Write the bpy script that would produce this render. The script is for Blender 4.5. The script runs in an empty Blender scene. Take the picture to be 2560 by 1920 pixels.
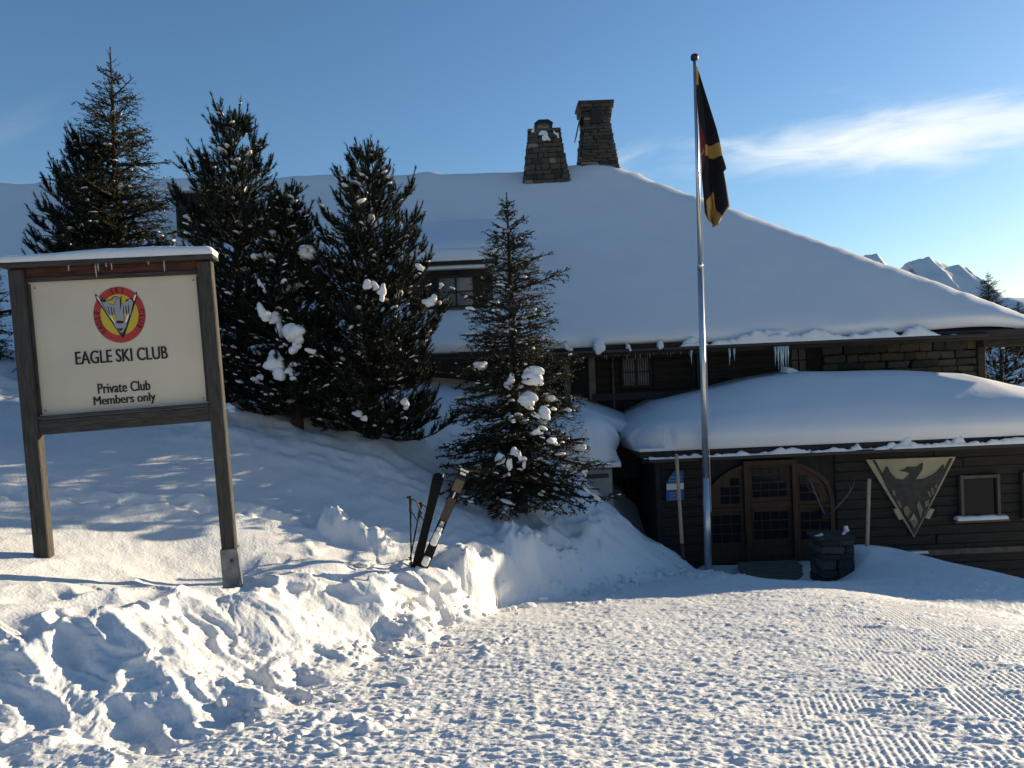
import bpy, math, random
import numpy as np
from mathutils import Vector, Matrix
R_ = math.radians
rng = np.random.default_rng(7)
random.seed(7)
scene = bpy.context.scene
COL = scene.collection

# ------------------------------------------------------------------ camera
FPX, CX, CY = 1849.0, 1280.0, 960.0          # focal length and centre in the pixels of a 2560x1920 picture
PITCH, ROLL = R_(1.0), R_(2.5)
EYE = Vector((0, 0, 1.6))
Fv = Vector((0, math.cos(PITCH), -math.sin(PITCH)))
U0 = Vector((0, math.sin(PITCH), math.cos(PITCH)))
X0 = Vector((1, 0, 0))
Rv = X0 * math.cos(ROLL) - U0 * math.sin(ROLL)
Uv = X0 * math.sin(ROLL) + U0 * math.cos(ROLL)
cd = bpy.data.cameras.new('camera')
cam = bpy.data.objects.new('camera', cd); COL.objects.link(cam)
cd.sensor_width = 36; cd.lens = 36 * FPX / 2560
cd.clip_start = 0.05; cd.clip_end = 20000
M = Matrix((Rv, Uv, -Fv)).transposed().to_4x4(); M.translation = EYE
cam.matrix_world = M
scene.camera = cam

def P(px, py, d):
    "point at picture position (px, py), d metres ahead"
    v = Fv + Rv * ((px - CX) / FPX) + Uv * ((CY - py) / FPX)
    return EYE + v * (d / v.y)

# ------------------------------------------------------------------ sky, sun, exposure
SUN_AZ, SUN_EL = R_(58.0), R_(11.3)
world = bpy.data.worlds.new('World'); scene.world = world; world.use_nodes = True
wn, wl = world.node_tree.nodes, world.node_tree.links
wn.clear()
wo = wn.new('ShaderNodeOutputWorld'); bg = wn.new('ShaderNodeBackground')
sky = wn.new('ShaderNodeTexSky'); sky.sky_type = 'NISHITA'; sky.sun_disc = False
sky.sun_elevation = SUN_EL; sky.sun_rotation = SUN_AZ
sky.altitude = 2000; sky.air_density = 1.4; sky.dust_density = 1.3; sky.ozone_density = 4.2
bg.inputs['Strength'].default_value = 0.09
wl.new(bg.outputs[0], wo.inputs[0])
# thin cirrus, a streak low in the sky to the right, on the dome of directions
def wnode(t, **kw):
    n = wn.new(t)
    for k, v in kw.items(): setattr(n, k, v)
    return n
def wmath(op, a, b=None, clamp=False):
    n = wnode('ShaderNodeMath', operation=op, use_clamp=clamp)
    for i, v in enumerate((a, b)):
        if v is None: continue
        if isinstance(v, (int, float)): n.inputs[i].default_value = v
        else: wl.new(v, n.inputs[i])
    return n.outputs[0]
tc = wnode('ShaderNodeTexCoord'); sep = wnode('ShaderNodeSeparateXYZ'); wl.new(tc.outputs['Generated'], sep.inputs[0])
az = wmath('ARCTAN2', sep.outputs[0], sep.outputs[1])            # angle to the right of ahead
el = wmath('ARCSINE', sep.outputs[2])
def cirrus(az0, el0, az_w, el_w, tilt, scale, lo, hi, amp, seed):
    da = wmath('SUBTRACT', az, az0)
    ev = wmath('SUBTRACT', wmath('SUBTRACT', el, el0), wmath('MULTIPLY', da, tilt))
    cmb = wnode('ShaderNodeCombineXYZ')
    wl.new(wmath('MULTIPLY', da, 2.2), cmb.inputs[0]); wl.new(wmath('MULTIPLY', ev, 9.0), cmb.inputs[1]); cmb.inputs[2].default_value = seed
    no = wnode('ShaderNodeTexNoise'); no.inputs['Scale'].default_value = scale; no.inputs['Detail'].default_value = 7
    no.inputs['Roughness'].default_value = 0.58; no.inputs['Distortion'].default_value = 0.5
    wl.new(cmb.outputs[0], no.inputs['Vector'])
    a2 = wmath('POWER', wmath('DIVIDE', da, az_w), 2.0); e2 = wmath('POWER', wmath('DIVIDE', ev, el_w), 2.0)
    a2 = wmath('MULTIPLY', wmath('DIVIDE', da, az_w), wmath('DIVIDE', da, az_w)); e2 = wmath('MULTIPLY', wmath('DIVIDE', ev, el_w), wmath('DIVIDE', ev, el_w))
    env = wmath('EXPONENT', wmath('MULTIPLY', wmath('ADD', a2, e2), -1.0))
    v = wmath('ADD', wmath('MULTIPLY', no.outputs[0], 0.75), wmath('MULTIPLY', env, 0.6))
    mr = wnode('ShaderNodeMapRange', interpolation_type='SMOOTHSTEP'); wl.new(v, mr.inputs[0])
    mr.inputs[1].default_value = lo; mr.inputs[2].default_value = hi; mr.inputs[3].default_value = 0; mr.inputs[4].default_value = amp
    return wmath('MULTIPLY', mr.outputs[0], env)
c1 = cirrus(0.48, 0.250, 0.30, 0.052, -0.04, 4.0, 0.56, 1.10, 0.95, 3.1)
c2 = cirrus(0.16, 0.270, 0.12, 0.035, 0.25, 5.0, 0.70, 1.20, 0.30, 8.7)
c3 = cirrus(-0.58, 0.29, 0.10, 0.035, 0.6, 5.0, 0.70, 1.20, 0.05, 5.2)
cl = wmath('MAXIMUM', wmath('MAXIMUM', c1, c2), c3, True)
mix = wnode('ShaderNodeMix', data_type='RGBA'); wl.new(cl, mix.inputs['Factor'])
wl.new(sky.outputs[0], mix.inputs['A']); mix.inputs['B'].default_value = (6.3, 6.5, 6.4, 1)
wl.new(mix.outputs['Result'], bg.inputs['Color'])

sl = bpy.data.lights.new('sun', 'SUN'); sl.energy = 5.0; sl.angle = R_(0.55); sl.color = (1.0, 0.835, 0.575)
sun = bpy.data.objects.new('sun', sl); COL.objects.link(sun)
SUND = Vector((math.sin(SUN_AZ) * math.cos(SUN_EL), math.cos(SUN_AZ) * math.cos(SUN_EL), math.sin(SUN_EL)))
sun.rotation_euler = (-SUND).to_track_quat('-Z', 'Y').to_euler()
sun.location = SUND * 60
scene.view_settings.view_transform = 'Standard'; scene.view_settings.look = 'None'
scene.view_settings.exposure = 0.92; scene.view_settings.gamma = 1.0
scene.view_settings.use_curve_mapping = False
try:
    scene.cycles.max_bounces = 6; scene.cycles.diffuse_bounces = 3; scene.cycles.use_denoising = True
except Exception: pass

# ------------------------------------------------------------------ materials
def mat(name, col, rough=0.7, metal=0.0, spec=0.3, var=0.0, vscale=4.0, vcol=None, bump=0.0, bscale=30.0, stretch=None, detail=5):
    m = bpy.data.materials.new(name); m.use_nodes = True
    nt = m.node_tree; n = nt.nodes; b = n['Principled BSDF']
    b.inputs['Base Color'].default_value = (*col, 1); b.inputs['Roughness'].default_value = rough
    b.inputs['Metallic'].default_value = metal; b.inputs['Specular IOR Level'].default_value = spec
    t = n.new('ShaderNodeTexCoord'); src = t.outputs['Object']
    if stretch:
        mp = n.new('ShaderNodeMapping'); mp.inputs['Scale'].default_value = stretch
        nt.links.new(src, mp.inputs[0]); src = mp.outputs[0]
    if var > 0:
        no = n.new('ShaderNodeTexNoise'); no.inputs['Scale'].default_value = vscale; no.inputs['Detail'].default_value = detail
        nt.links.new(src, no.inputs['Vector'])
        mr = n.new('ShaderNodeMapRange'); nt.links.new(no.outputs[0], mr.inputs[0])
        mr.inputs[1].default_value = 0.3; mr.inputs[2].default_value = 0.7
        mx = n.new('ShaderNodeMix'); mx.data_type = 'RGBA'; nt.links.new(mr.outputs[0], mx.inputs['Factor'])
        c2 = vcol or tuple(c * (1 + var) for c in col); c1_ = tuple(c * (1 - var) for c in col) if not vcol else col
        mx.inputs['A'].default_value = (*c1_, 1); mx.inputs['B'].default_value = (*c2, 1)
        nt.links.new(mx.outputs['Result'], b.inputs['Base Color'])
    if bump > 0:
        n2 = n.new('ShaderNodeTexNoise'); n2.inputs['Scale'].default_value = bscale; n2.inputs['Detail'].default_value = 6
        nt.links.new(src, n2.inputs['Vector'])
        bp = n.new('ShaderNodeBump'); bp.inputs['Strength'].default_value = bump; bp.inputs['Distance'].default_value = 0.02
        nt.links.new(n2.outputs[0], bp.inputs['Height']); nt.links.new(bp.outputs[0], b.inputs['Normal'])
    return m
SNOW_C = (0.715, 0.712, 0.705)
M_ground = mat('snow_ground', SNOW_C, 0.6, spec=0.25, var=0.03, vscale=3, bump=0.35, bscale=45)
M_snow = mat('snow_smooth', SNOW_C, 0.6, spec=0.25, var=0.025, vscale=1.2, bump=0.15, bscale=14)
M_lump = mat('snow_lump', SNOW_C, 0.6, spec=0.25, var=0.02, vscale=5, bump=0.4, bscale=22)
M_ice = mat('ice', (0.55, 0.62, 0.66), 0.15, spec=0.5)
M_ice.node_tree.nodes['Principled BSDF'].inputs['Transmission Weight'].default_value = 0.5
M_oldwood = mat('weathered_wood', (0.048, 0.043, 0.037), 0.8, var=0.5, vscale=9, bump=0.5, bscale=30, stretch=(6, 6, 0.6))
M_oldwood_h = mat('weathered_wood_rail', (0.048, 0.043, 0.038), 0.8, var=0.5, vscale=9, bump=0.5, bscale=30, stretch=(0.6, 6, 6))
M_redwood = mat('red_brown_wood', (0.075, 0.026, 0.016), 0.7, var=0.55, vscale=7, stretch=(0.8, 6, 6), bump=0.3)
M_darkwood = mat('dark_wall_wood', (0.025, 0.022, 0.018), 0.8, var=0.45, vscale=5, stretch=(0.5, 6, 6), bump=0.4)
M_blackwood = mat('black_wood', (0.022, 0.022, 0.024), 0.85, var=0.4, vscale=5, stretch=(6, 6, 0.6))
M_doorwood = mat('door_wood', (0.044, 0.022, 0.010), 0.55, var=0.35, vscale=6, stretch=(6, 6, 0.7), bump=0.2)
M_palewood = mat('pale_wood', (0.40, 0.29, 0.19), 0.7, var=0.2, vscale=8, stretch=(6, 6, 0.6))
M_framewood = mat('frame_wood', (0.10, 0.08, 0.055), 0.7, var=0.3, vscale=8)
M_cream = mat('cream_panel', (0.55, 0.475, 0.36), 0.55, var=0.07, vscale=1.8, detail=9)
M_cream2 = mat('cream_carving', (0.38, 0.325, 0.21), 0.7, var=0.15, vscale=4)
M_black = mat('black_print', (0.012, 0.011, 0.012), 0.5)
M_red = mat('red_print', (0.42, 0.035, 0.03), 0.5)
M_yellow = mat('yellow_print', (0.52, 0.39, 0.035), 0.5)
M_horn = mat('horn_grey', (0.10, 0.10, 0.11), 0.6)
M_grey = mat('grey_print', (0.30, 0.29, 0.30), 0.5)
M_white = mat('white_print', (0.72, 0.68, 0.62), 0.5)
M_alu = mat('aluminium', (0.52, 0.53, 0.54), 0.32, metal=0.85, var=0.1, vscale=3)
M_galv = mat('galvanised_steel', (0.15, 0.165, 0.175), 0.5, metal=0.5, var=0.3, vscale=12)
M_darkmetal = mat('dark_metal', (0.03, 0.03, 0.033), 0.45, metal=0.5)
M_ski = mat('ski_black', (0.004, 0.004, 0.005), 0.5, spec=0.12)
M_skired = mat('ski_dark_red', (0.022, 0.009, 0.008), 0.3, spec=0.5)
M_skigold = mat('ski_gold', (0.075, 0.052, 0.024), 0.35, spec=0.5)
M_binding = mat('binding_white', (0.66, 0.64, 0.60), 0.4)
M_stone = [mat('stone_grey', (0.062, 0.062, 0.055), 0.9, var=0.35, vscale=6, bump=0.7, bscale=14),
           mat('stone_brown', (0.075, 0.060, 0.040), 0.9, var=0.35, vscale=6, bump=0.7, bscale=14),
           mat('stone_dark', (0.034, 0.035, 0.032), 0.9, var=0.35, vscale=6, bump=0.7, bscale=14),
           mat('stone_pale', (0.18, 0.165, 0.14), 0.9, var=0.3, vscale=6, bump=0.7, bscale=14)]
M_mortar = mat('mortar', (0.055, 0.053, 0.047), 0.95, var=0.3, vscale=9, bump=0.6)
M_glass = mat('window_glass', (0.008, 0.010, 0.013), 0.05, spec=0.12)
M_curtain = mat('curtain', (0.20, 0.20, 0.19), 0.9, var=0.2, vscale=20)
M_blue = mat('blue_sign', (0.02, 0.10, 0.28), 0.5)
M_tan = mat('tan_carving', (0.20, 0.16, 0.09), 0.7, var=0.2, vscale=10)
M_carve = mat('dark_carving', (0.055, 0.05, 0.042), 0.8, var=0.3, vscale=10)
M_flagblack = mat('flag_black', (0.012, 0.012, 0.014), 0.85)
M_flaggold = mat('flag_gold', (0.40, 0.235, 0.065), 0.8)
M_flagred = mat('flag_red', (0.15, 0.016, 0.02), 0.8)
M_bark = mat('bark', (0.028, 0.021, 0.016), 0.9, var=0.4, vscale=12, bump=0.7)
M_spruce = mat('spruce_needles', (0.014, 0.022, 0.014), 0.7, spec=0.15, var=0.5, vscale=2.5, vcol=(0.032, 0.029, 0.014))
M_pine = mat('pine_needles', (0.010, 0.018, 0.014), 0.7, spec=0.12, var=0.5, vscale=2.2, vcol=(0.020, 0.025, 0.014))
M_lamp = bpy.data.materials.new('lit_strip'); M_lamp.use_nodes = True
_b = M_lamp.node_tree.nodes['Principled BSDF']; _b.inputs['Base Color'].default_value = (0.6, 0.5, 0.25, 1)
_b.inputs['Emission Color'].default_value = (1.0, 0.8, 0.42, 1); _b.inputs['Emission Strength'].default_value = 0.35
M_mat = mat('green_brown_board', (0.12, 0.125, 0.095), 0.85, var=0.3, vscale=9, stretch=(0.7, 6, 6), bump=0.4)
M_mount = bpy.data.materials.new('mountain_snow'); M_mount.use_nodes = True
def _mount(m):
    nt = m.node_tree; n = nt.nodes; b = n['Principled BSDF']; b.inputs['Roughness'].default_value = 0.8; b.inputs['Specular IOR Level'].default_value = 0.1
    g = n.new('ShaderNodeNewGeometry'); s = n.new('ShaderNodeSeparateXYZ'); nt.links.new(g.outputs['Normal'], s.inputs[0])
    no = n.new('ShaderNodeTexNoise'); no.inputs['Scale'].default_value = 0.02; no.inputs['Detail'].default_value = 8
    t = n.new('ShaderNodeTexCoord'); nt.links.new(t.outputs['Object'], no.inputs['Vector'])
    a = n.new('ShaderNodeMath'); a.operation = 'MULTIPLY_ADD'; nt.links.new(no.outputs[0], a.inputs[0]); a.inputs[1].default_value = 0.5; nt.links.new(s.outputs[2], a.inputs[2])
    r = n.new('ShaderNodeMapRange'); nt.links.new(a.outputs[0], r.inputs[0]); r.inputs[1].default_value = 0.80; r.inputs[2].default_value = 0.92
    mx = n.new('ShaderNodeMix'); mx.data_type = 'RGBA'; nt.links.new(r.outputs[0], mx.inputs['Factor'])
    mx.inputs['A'].default_value = (0.25, 0.25, 0.26, 1); mx.inputs['B'].default_value = (*SNOW_C, 1)
    nt.links.new(mx.outputs['Result'], b.inputs['Base Color'])
_mount(M_mount)

# ------------------------------------------------------------------ helpers
def tag(o, label=None, cat=None, group=None, kind=None):
    if label: o['label'] = label
    if cat: o['category'] = cat
    if group: o['group'] = group
    if kind: o['kind'] = kind
    return o
def empty(name, loc, label, cat, group=None):
    o = bpy.data.objects.new(name, None); COL.objects.link(o); o.location = loc
    o.empty_display_size = 0.2
    return tag(o, label, cat, group)
def mesh_data(name, V, F, mats, smooth=False, mi=None):
    V = np.asarray(V, np.float32).reshape(-1, 3)
    me = bpy.data.meshes.new(name)
    if isinstance(F, np.ndarray):
        k = F.shape[1]; n = F.shape[0]
        me.vertices.add(len(V)); me.vertices.foreach_set('co', V.ravel())
        me.loops.add(n * k); me.loops.foreach_set('vertex_index', F.astype(np.int32).ravel())
        me.polygons.add(n); me.polygons.foreach_set('loop_start', np.arange(0, n * k, k, dtype=np.int32))
        me.polygons.foreach_set('loop_total', np.full(n, k, np.int32))
        me.update(calc_edges=True)
    else:
        me.from_pydata([tuple(map(float, v)) for v in V], [], F)
    for m in (mats if isinstance(mats, (list, tuple)) else [mats]): me.materials.append(m)
    if mi is not None: me.polygons.foreach_set('material_index', np.asarray(mi, np.int32))
    if smooth: me.polygons.foreach_set('use_smooth', np.ones(len(me.polygons), bool))
    me.validate() if not isinstance(F, np.ndarray) else None
    return me
def link(name, me, parent=None, loc=None, rot=None, scale=None):
    o = bpy.data.objects.new(name, me); COL.objects.link(o)
    if parent is not None: o.parent = parent
    if loc is not None: o.location = loc
    if rot is not None: o.rotation_euler = rot
    if scale is not None: o.scale = scale
    return o
class MB:
    "collects shapes for one mesh"
    def __init__(s): s.V = []; s.F = []; s.I = []
    def add(s, V, F, mi=0):
        k = len(s.V); s.V += [tuple(v) for v in V]; s.F += [[i + k for i in f] for f in F]; s.I += [mi] * len(F); return s
    def box(s, c, h, mi=0, rot=None, jitter=0.0, bevel=0.0):
        hx, hy, hz = h; b = min(bevel, hx * .9, hy * .9, hz * .9)
        if b > 0:
            V = []; idx = {}
            for sx in (-1, 1):
                for sy in (-1, 1):
                    for sz in (-1, 1):
                        for a in range(3):
                            v = [sx * (hx - b), sy * (hy - b), sz * (hz - b)]
                            v[a] += (sx, sy, sz)[a] * b; idx[(sx, sy, sz, a)] = len(V); V.append(v)
            F = []
            for a in range(3):
                p, q = [(1, 2), (2, 0), (0, 1)][a]
                for sg in (-1, 1):
                    f = []
                    for u, w in ((-1, -1), (1, -1), (1, 1), (-1, 1)):
                        t = [0, 0, 0]; t[a] = sg; t[p] = u; t[q] = w; f.append(idx[(*t, a)])
                    F.append(f if sg > 0 else f[::-1])
            for a in range(3):
                p, q = [(1, 2), (2, 0), (0, 1)][a]
                for u in (-1, 1):
                    for w in (-1, 1):
                        t1 = [0, 0, 0]; t1[a] = -1; t1[p] = u; t1[q] = w; t2 = t1[:]; t2[a] = 1
                        f = [idx[(*t1, p)], idx[(*t2, p)], idx[(*t2, q)], idx[(*t1, q)]]
                        F.append(f if u * w > 0 else f[::-1])
            for sx in (-1, 1):
                for sy in (-1, 1):
                    for sz in (-1, 1):
                        f = [idx[(sx, sy, sz, a)] for a in range(3)]
                        F.append(f if sx * sy * sz > 0 else f[::-1])
        else:
            V = [[x * hx, y * hy, z * hz] for x in (-1, 1) for y in (-1, 1) for z in (-1, 1)]
            F = [[0, 1, 3, 2], [4, 6, 7, 5], [0, 4, 5, 1], [2, 3, 7, 6], [0, 2, 6, 4], [1, 5, 7, 3]]
        V = np.array(V)
        if jitter: V = V + rng.normal(0, jitter, V.shape)
        if rot is not None: V = V @ np.array(rot.to_3x3()).T
        return s.add(V + np.array(c), F, mi)
    def tube(s, pts, rad, n=8, mi=0, cap=True):
        pts = [Vector(p) for p in pts]; rad = rad if isinstance(rad, (list, tuple)) else [rad] * len(pts)
        V = []
        up = None
        for i, p in enumerate(pts):
            t = (pts[min(i + 1, len(pts) - 1)] - pts[max(i - 1, 0)]).normalized()
            if up is None: up = Vector((0, 1, 0)) if abs(t.y) < .8 else Vector((1, 0, 0))
            a = t.cross(up).normalized(); b = a.cross(t).normalized(); up = b
            for k in range(n):
                w = 2 * math.pi * k / n; V.append(p + (a * math.cos(w) + b * math.sin(w)) * rad[i])
        F = []
        for i in range(len(pts) - 1):
            for k in range(n): F.append([i * n + k, i * n + (k + 1) % n, (i + 1) * n + (k + 1) % n, (i + 1) * n + k])
        if cap: F.append(list(range(n))[::-1]); F.append([(len(pts) - 1) * n + k for k in range(n)])
        return s.add(V, F, mi)
    def poly(s, pts2, z0, z1, mi=0):
        "outline in (x, z), extruded along y from z0 (front) to z1"
        n = len(pts2); V = [(x, z0, z) for x, z in pts2] + [(x, z1, z) for x, z in pts2]
        ar = sum(pts2[i][0] * pts2[(i + 1) % n][1] - pts2[(i + 1) % n][0] * pts2[i][1] for i in range(n))
        o = list(range(n)) if ar > 0 else list(range(n))[::-1]
        F = [o, [n + i for i in o[::-1]]]
        for a, b in zip(o, o[1:] + o[:1]): F.append([b, a, n + a, n + b])
        return s.add(V, F, mi)
    def data(s, name, mats, smooth=False): return mesh_data(name, np.array(s.V), s.F, mats, smooth, s.I)
    def build(s, name, mats, parent=None, loc=None, rot=None, smooth=False): return link(name, s.data(name, mats, smooth), parent, loc, rot)
def bx(name, x0, x1, y0, y1, z0, z1, m, parent=None, bevel=0.008, jitter=0.0):
    c = ((x0 + x1) / 2, (y0 + y1) / 2, (z0 + z1) / 2)
    mb = MB(); mb.box((0, 0, 0), (abs(x1 - x0) / 2, abs(y1 - y0) / 2, abs(z1 - z0) / 2), bevel=bevel, jitter=jitter)
    return mb.build(name, m, parent, loc=c)

# numpy noise
def _hash(ix, iy, seed):
    h = (ix.astype(np.int64) * 374761393 + iy.astype(np.int64) * 668265263 + seed * 1442695041) & 0x7fffffff
    h = ((h ^ (h >> 13)) * 1274126177) & 0x7fffffff
    return ((h ^ (h >> 16)) & 0xffff) / 65535.0
def vnoise(x, y, seed=0):
    ix, iy = np.floor(x), np.floor(y); fx, fy = x - ix, y - iy
    u = fx * fx * fx * (fx * (fx * 6 - 15) + 10); v = fy * fy * fy * (fy * (fy * 6 - 15) + 10)
    a = _hash(ix, iy, seed); b = _hash(ix + 1, iy, seed); c = _hash(ix, iy + 1, seed); d = _hash(ix + 1, iy + 1, seed)
    return (a + (b - a) * u) * (1 - v) + (c + (d - c) * u) * v          # 0..1
def fbm(x, y, seed=0, oct=4, gain=0.5):
    s = np.zeros_like(x, dtype=float); a = 1.0; t = 0
    for o in range(oct):
        s += a * (vnoise(x * 2 ** o + 17.3 * o, y * 2 ** o - 9.1 * o, seed + o) * 2 - 1); t += a; a *= gain
    return s / t
def ridged(x, y, seed=0, oct=3, gain=0.5):
    s = np.zeros_like(x, dtype=float); a = 1.0; t = 0
    for o in range(oct):
        s += a * (1 - np.abs(vnoise(x * 2 ** o + 7.7 * o, y * 2 ** o + 3.3 * o, seed + o) * 2 - 1) * 2); t += a; a *= gain
    return s / t
def worley(x, y, seed=0):
    "distance to nearest and second nearest feature point, and a random value of the cell"
    ix, iy = np.floor(x), np.floor(y); d1 = np.full(x.shape, 9.0); d2 = np.full(x.shape, 9.0); val = np.zeros(x.shape)
    for i in (-1, 0, 1):
        for j in (-1, 0, 1):
            cx, cy = ix + i, iy + j
            px = cx + 0.1 + .8 * _hash(cx, cy, seed); py = cy + 0.1 + .8 * _hash(cx, cy, seed + 91)
            d = np.hypot(px - x, py - y); v = _hash(cx, cy, seed + 47)
            n = d < d1
            d2 = np.where(n, d1, np.minimum(d2, d)); val = np.where(n, v, val); d1 = np.where(n, d, d1)
    return d1, d2, val
def sstep(a, b, x):
    t = np.clip((x - a) / (b - a), 0, 1); return t * t * (3 - 2 * t)
def grid_faces(nr, nc):
    i = np.arange(nr - 1)[:, None] * nc + np.arange(nc - 1)[None, :]
    return np.stack([i, i + 1, i + nc + 1, i + nc], -1).reshape(-1, 4)
def rbf(ctrl):
    C = np.array([(c[0], c[1]) for c in ctrl]); z = np.array([c[2] for c in ctrl]); n = len(C)
    def k(r2): return 0.5 * r2 * np.log(np.maximum(r2, 1e-12))
    d2 = ((C[:, None] - C[None]) ** 2).sum(-1)
    A = np.zeros((n + 3, n + 3)); A[:n, :n] = k(d2) + np.eye(n) * 0.02
    A[:n, n] = 1; A[:n, n + 1:] = C; A[n, :n] = 1; A[n + 1:, :n] = C.T
    w = np.linalg.solve(A, np.concatenate([z, [0, 0, 0]]))
    def f(x, y):
        out = w[n] + w[n + 1] * x + w[n + 2] * y
        for i in range(n): out = out + w[i] * k((x - C[i, 0]) ** 2 + (y - C[i, 1]) ** 2)
        return out
    return f
def polydist(x, y, line):
    "signed distance to a polyline, positive on its left side"
    best = np.full(x.shape, 1e9); sg = np.ones(x.shape)
    L = np.array(line)
    for a, b in zip(L[:-1], L[1:]):
        e = b - a; wx, wy = x - a[0], y - a[1]
        t = np.clip((wx * e[0] + wy * e[1]) / (e @ e), 0, 1)
        d = np.hypot(wx - t * e[0], wy - t * e[1]); s = np.sign(e[0] * wy - e[1] * wx)
        n = d < best; sg = np.where(n, s, sg); best = np.where(n, d, best)
    return best * sg

# ------------------------------------------------------------------ terrain
def piste_z(y): return -0.193 * (y - 3.0)
field_px = [(0, 1540, 4.7), (450, 1497, 5.5), (690, 1455, 6.3), (910, 1435, 7.0), (1050, 1425, 7.4), (1180, 1400, 8.0), (1330, 1365, 8.9),
            (95, 1385, 6.02), (580, 1480, 6.3), (0, 1200, 7.4), (0, 1040, 9.0), (0, 870, 11.5), (250, 1010, 10.3), (567, 1010, 10.4), (700, 1060, 10.3),
            (960, 1118, 10.3), (1180, 1215, 10.5), (1400, 1275, 10.8), (1520, 1290, 11.2), (586, 1327, 7.3), (1050, 1265, 9.1), (1250, 1310, 9.5),
            (800, 1250, 8.7), (1100, 1010, 13.5), (1100, 955, 15.5), (1380, 1090, 13.5), (300, 950, 14), (1620, 1352, 11.6), (1690, 1385, 11.8), (1760, 1428, 12.0)]
field_c = [tuple(P(*p)) for p in field_px] + [(-14, 8, 2.6), (-14, 16, 3.0), (-8, 2, .5), (-12, 0, 1.2), (-5, 2.2, .1), (-3.6, 3.4, 0.05), (2.6, 13.4, -2.0), (-4, 20, 1.6), (0, 17, 1.3)]
field_f = rbf(field_c)
piste_c = [(x, y, piste_z(y)) for y in (0.5, 2, 3.5, 5, 6.5, 8, 9.3) for x in (-3, -1, 0.5, 2, 3.6)] + [(x, 10.8, piste_z(10.8)) for x in (-1, 1, 3)]
piste_c += [(3.2, 12.6, -1.93), (4.6, 12.6, -1.93), (4.0, 14, -1.93), (4.6, 11.6, -1.80), (4.75, 11.0, -1.66)]
piste_c += [tuple(P(*p)) for p in ((2560, 1480, 8.4), (2440, 1424, 9.7), (2250, 1388, 10.8), (2110, 1372, 11.4), (2560, 1545, 6.5), (2300, 1500, 8.2), (2760, 1640, 6.5))]
piste_c += [(6.3, 12.7, -2.2), (8, 12.2, -2.7), (8.5, 9.5, -2.2), (10, 7, -2.0), (7, 4, -.6), (7, 1, .2)]
piste_f = rbf(piste_c)
foot_line = [(-3.6, -3), (-2.2, 1.6), (-1.47, 3.2), (-1.0, 4.86), (-.72, 6.4), (-.15, 8.0), (.95, 9.1), (2.1, 10.2), (3.0, 11.1), (3.4, 12.1), (3.45, 14), (3.45, 18)]
crest_line = [(-6.5, -3), (-4.2, 2.8), (-3.25, 4.7), (-2.5, 5.5), (-2.0, 6.3), (-1.42, 7.0), (-.95, 7.4), (-.43, 8.0), (.15, 9.0), (.75, 10.0), (1.4, 11.1), (2.3, 12.0), (2.65, 13), (2.7, 18)]
foot_line = foot_line; crest_line = crest_line
def ground_base(x, y):
    fz = field_f(x, y); pz = piste_f(x, y)
    wob = 0.24 * fbm(x * 1.5, y * 1.5, 5, 2) + 0.05 * fbm(x * 6, y * 6, 9, 2)
    df = np.maximum(polydist(x, y, foot_line) + wob, 0.0)           # how far onto the bank
    dc = np.maximum(-polydist(x, y, crest_line) + wob * 1.3, 0.0)   # how far short of the crest
    s = df / np.maximum(df + dc, 1e-6)
    prof = .75 * sstep(.12, .88, s) + .25 * np.clip(s, 0, 1)
    z = pz * (1 - prof) + fz * prof
    return z, s, df, dc
def ground_far(x, y, z):
    "beyond the clubhouse the land falls into a valley"
    b = sstep(14, 24, np.hypot(np.maximum(np.abs(x) - 8, 0) * 1.2, np.maximum(y - 10, 0)))
    plateau = np.where(x < 4, 1.0, -2.0) * sstep(0, 1, 1 + 0 * x) - 0.0
    plateau = 1.2 - 3.4 * sstep(-2, 8, x)
    z = z * (1 - b) + plateau * b
    r = np.maximum(y - 36, 0); z = z - 0.30 * r * sstep(0, 60, r) * (1 - sstep(150, 420, r)) - 70 * sstep(150, 420, r)
    rx = np.maximum(np.abs(x) - 26, 0); z = z - np.where(x > 0, 0.35, -0.10) * np.minimum(rx, 130) * sstep(0, 30, rx) * (1 - sstep(200, 400, y))
    return np.maximum(z, -75)
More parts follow.
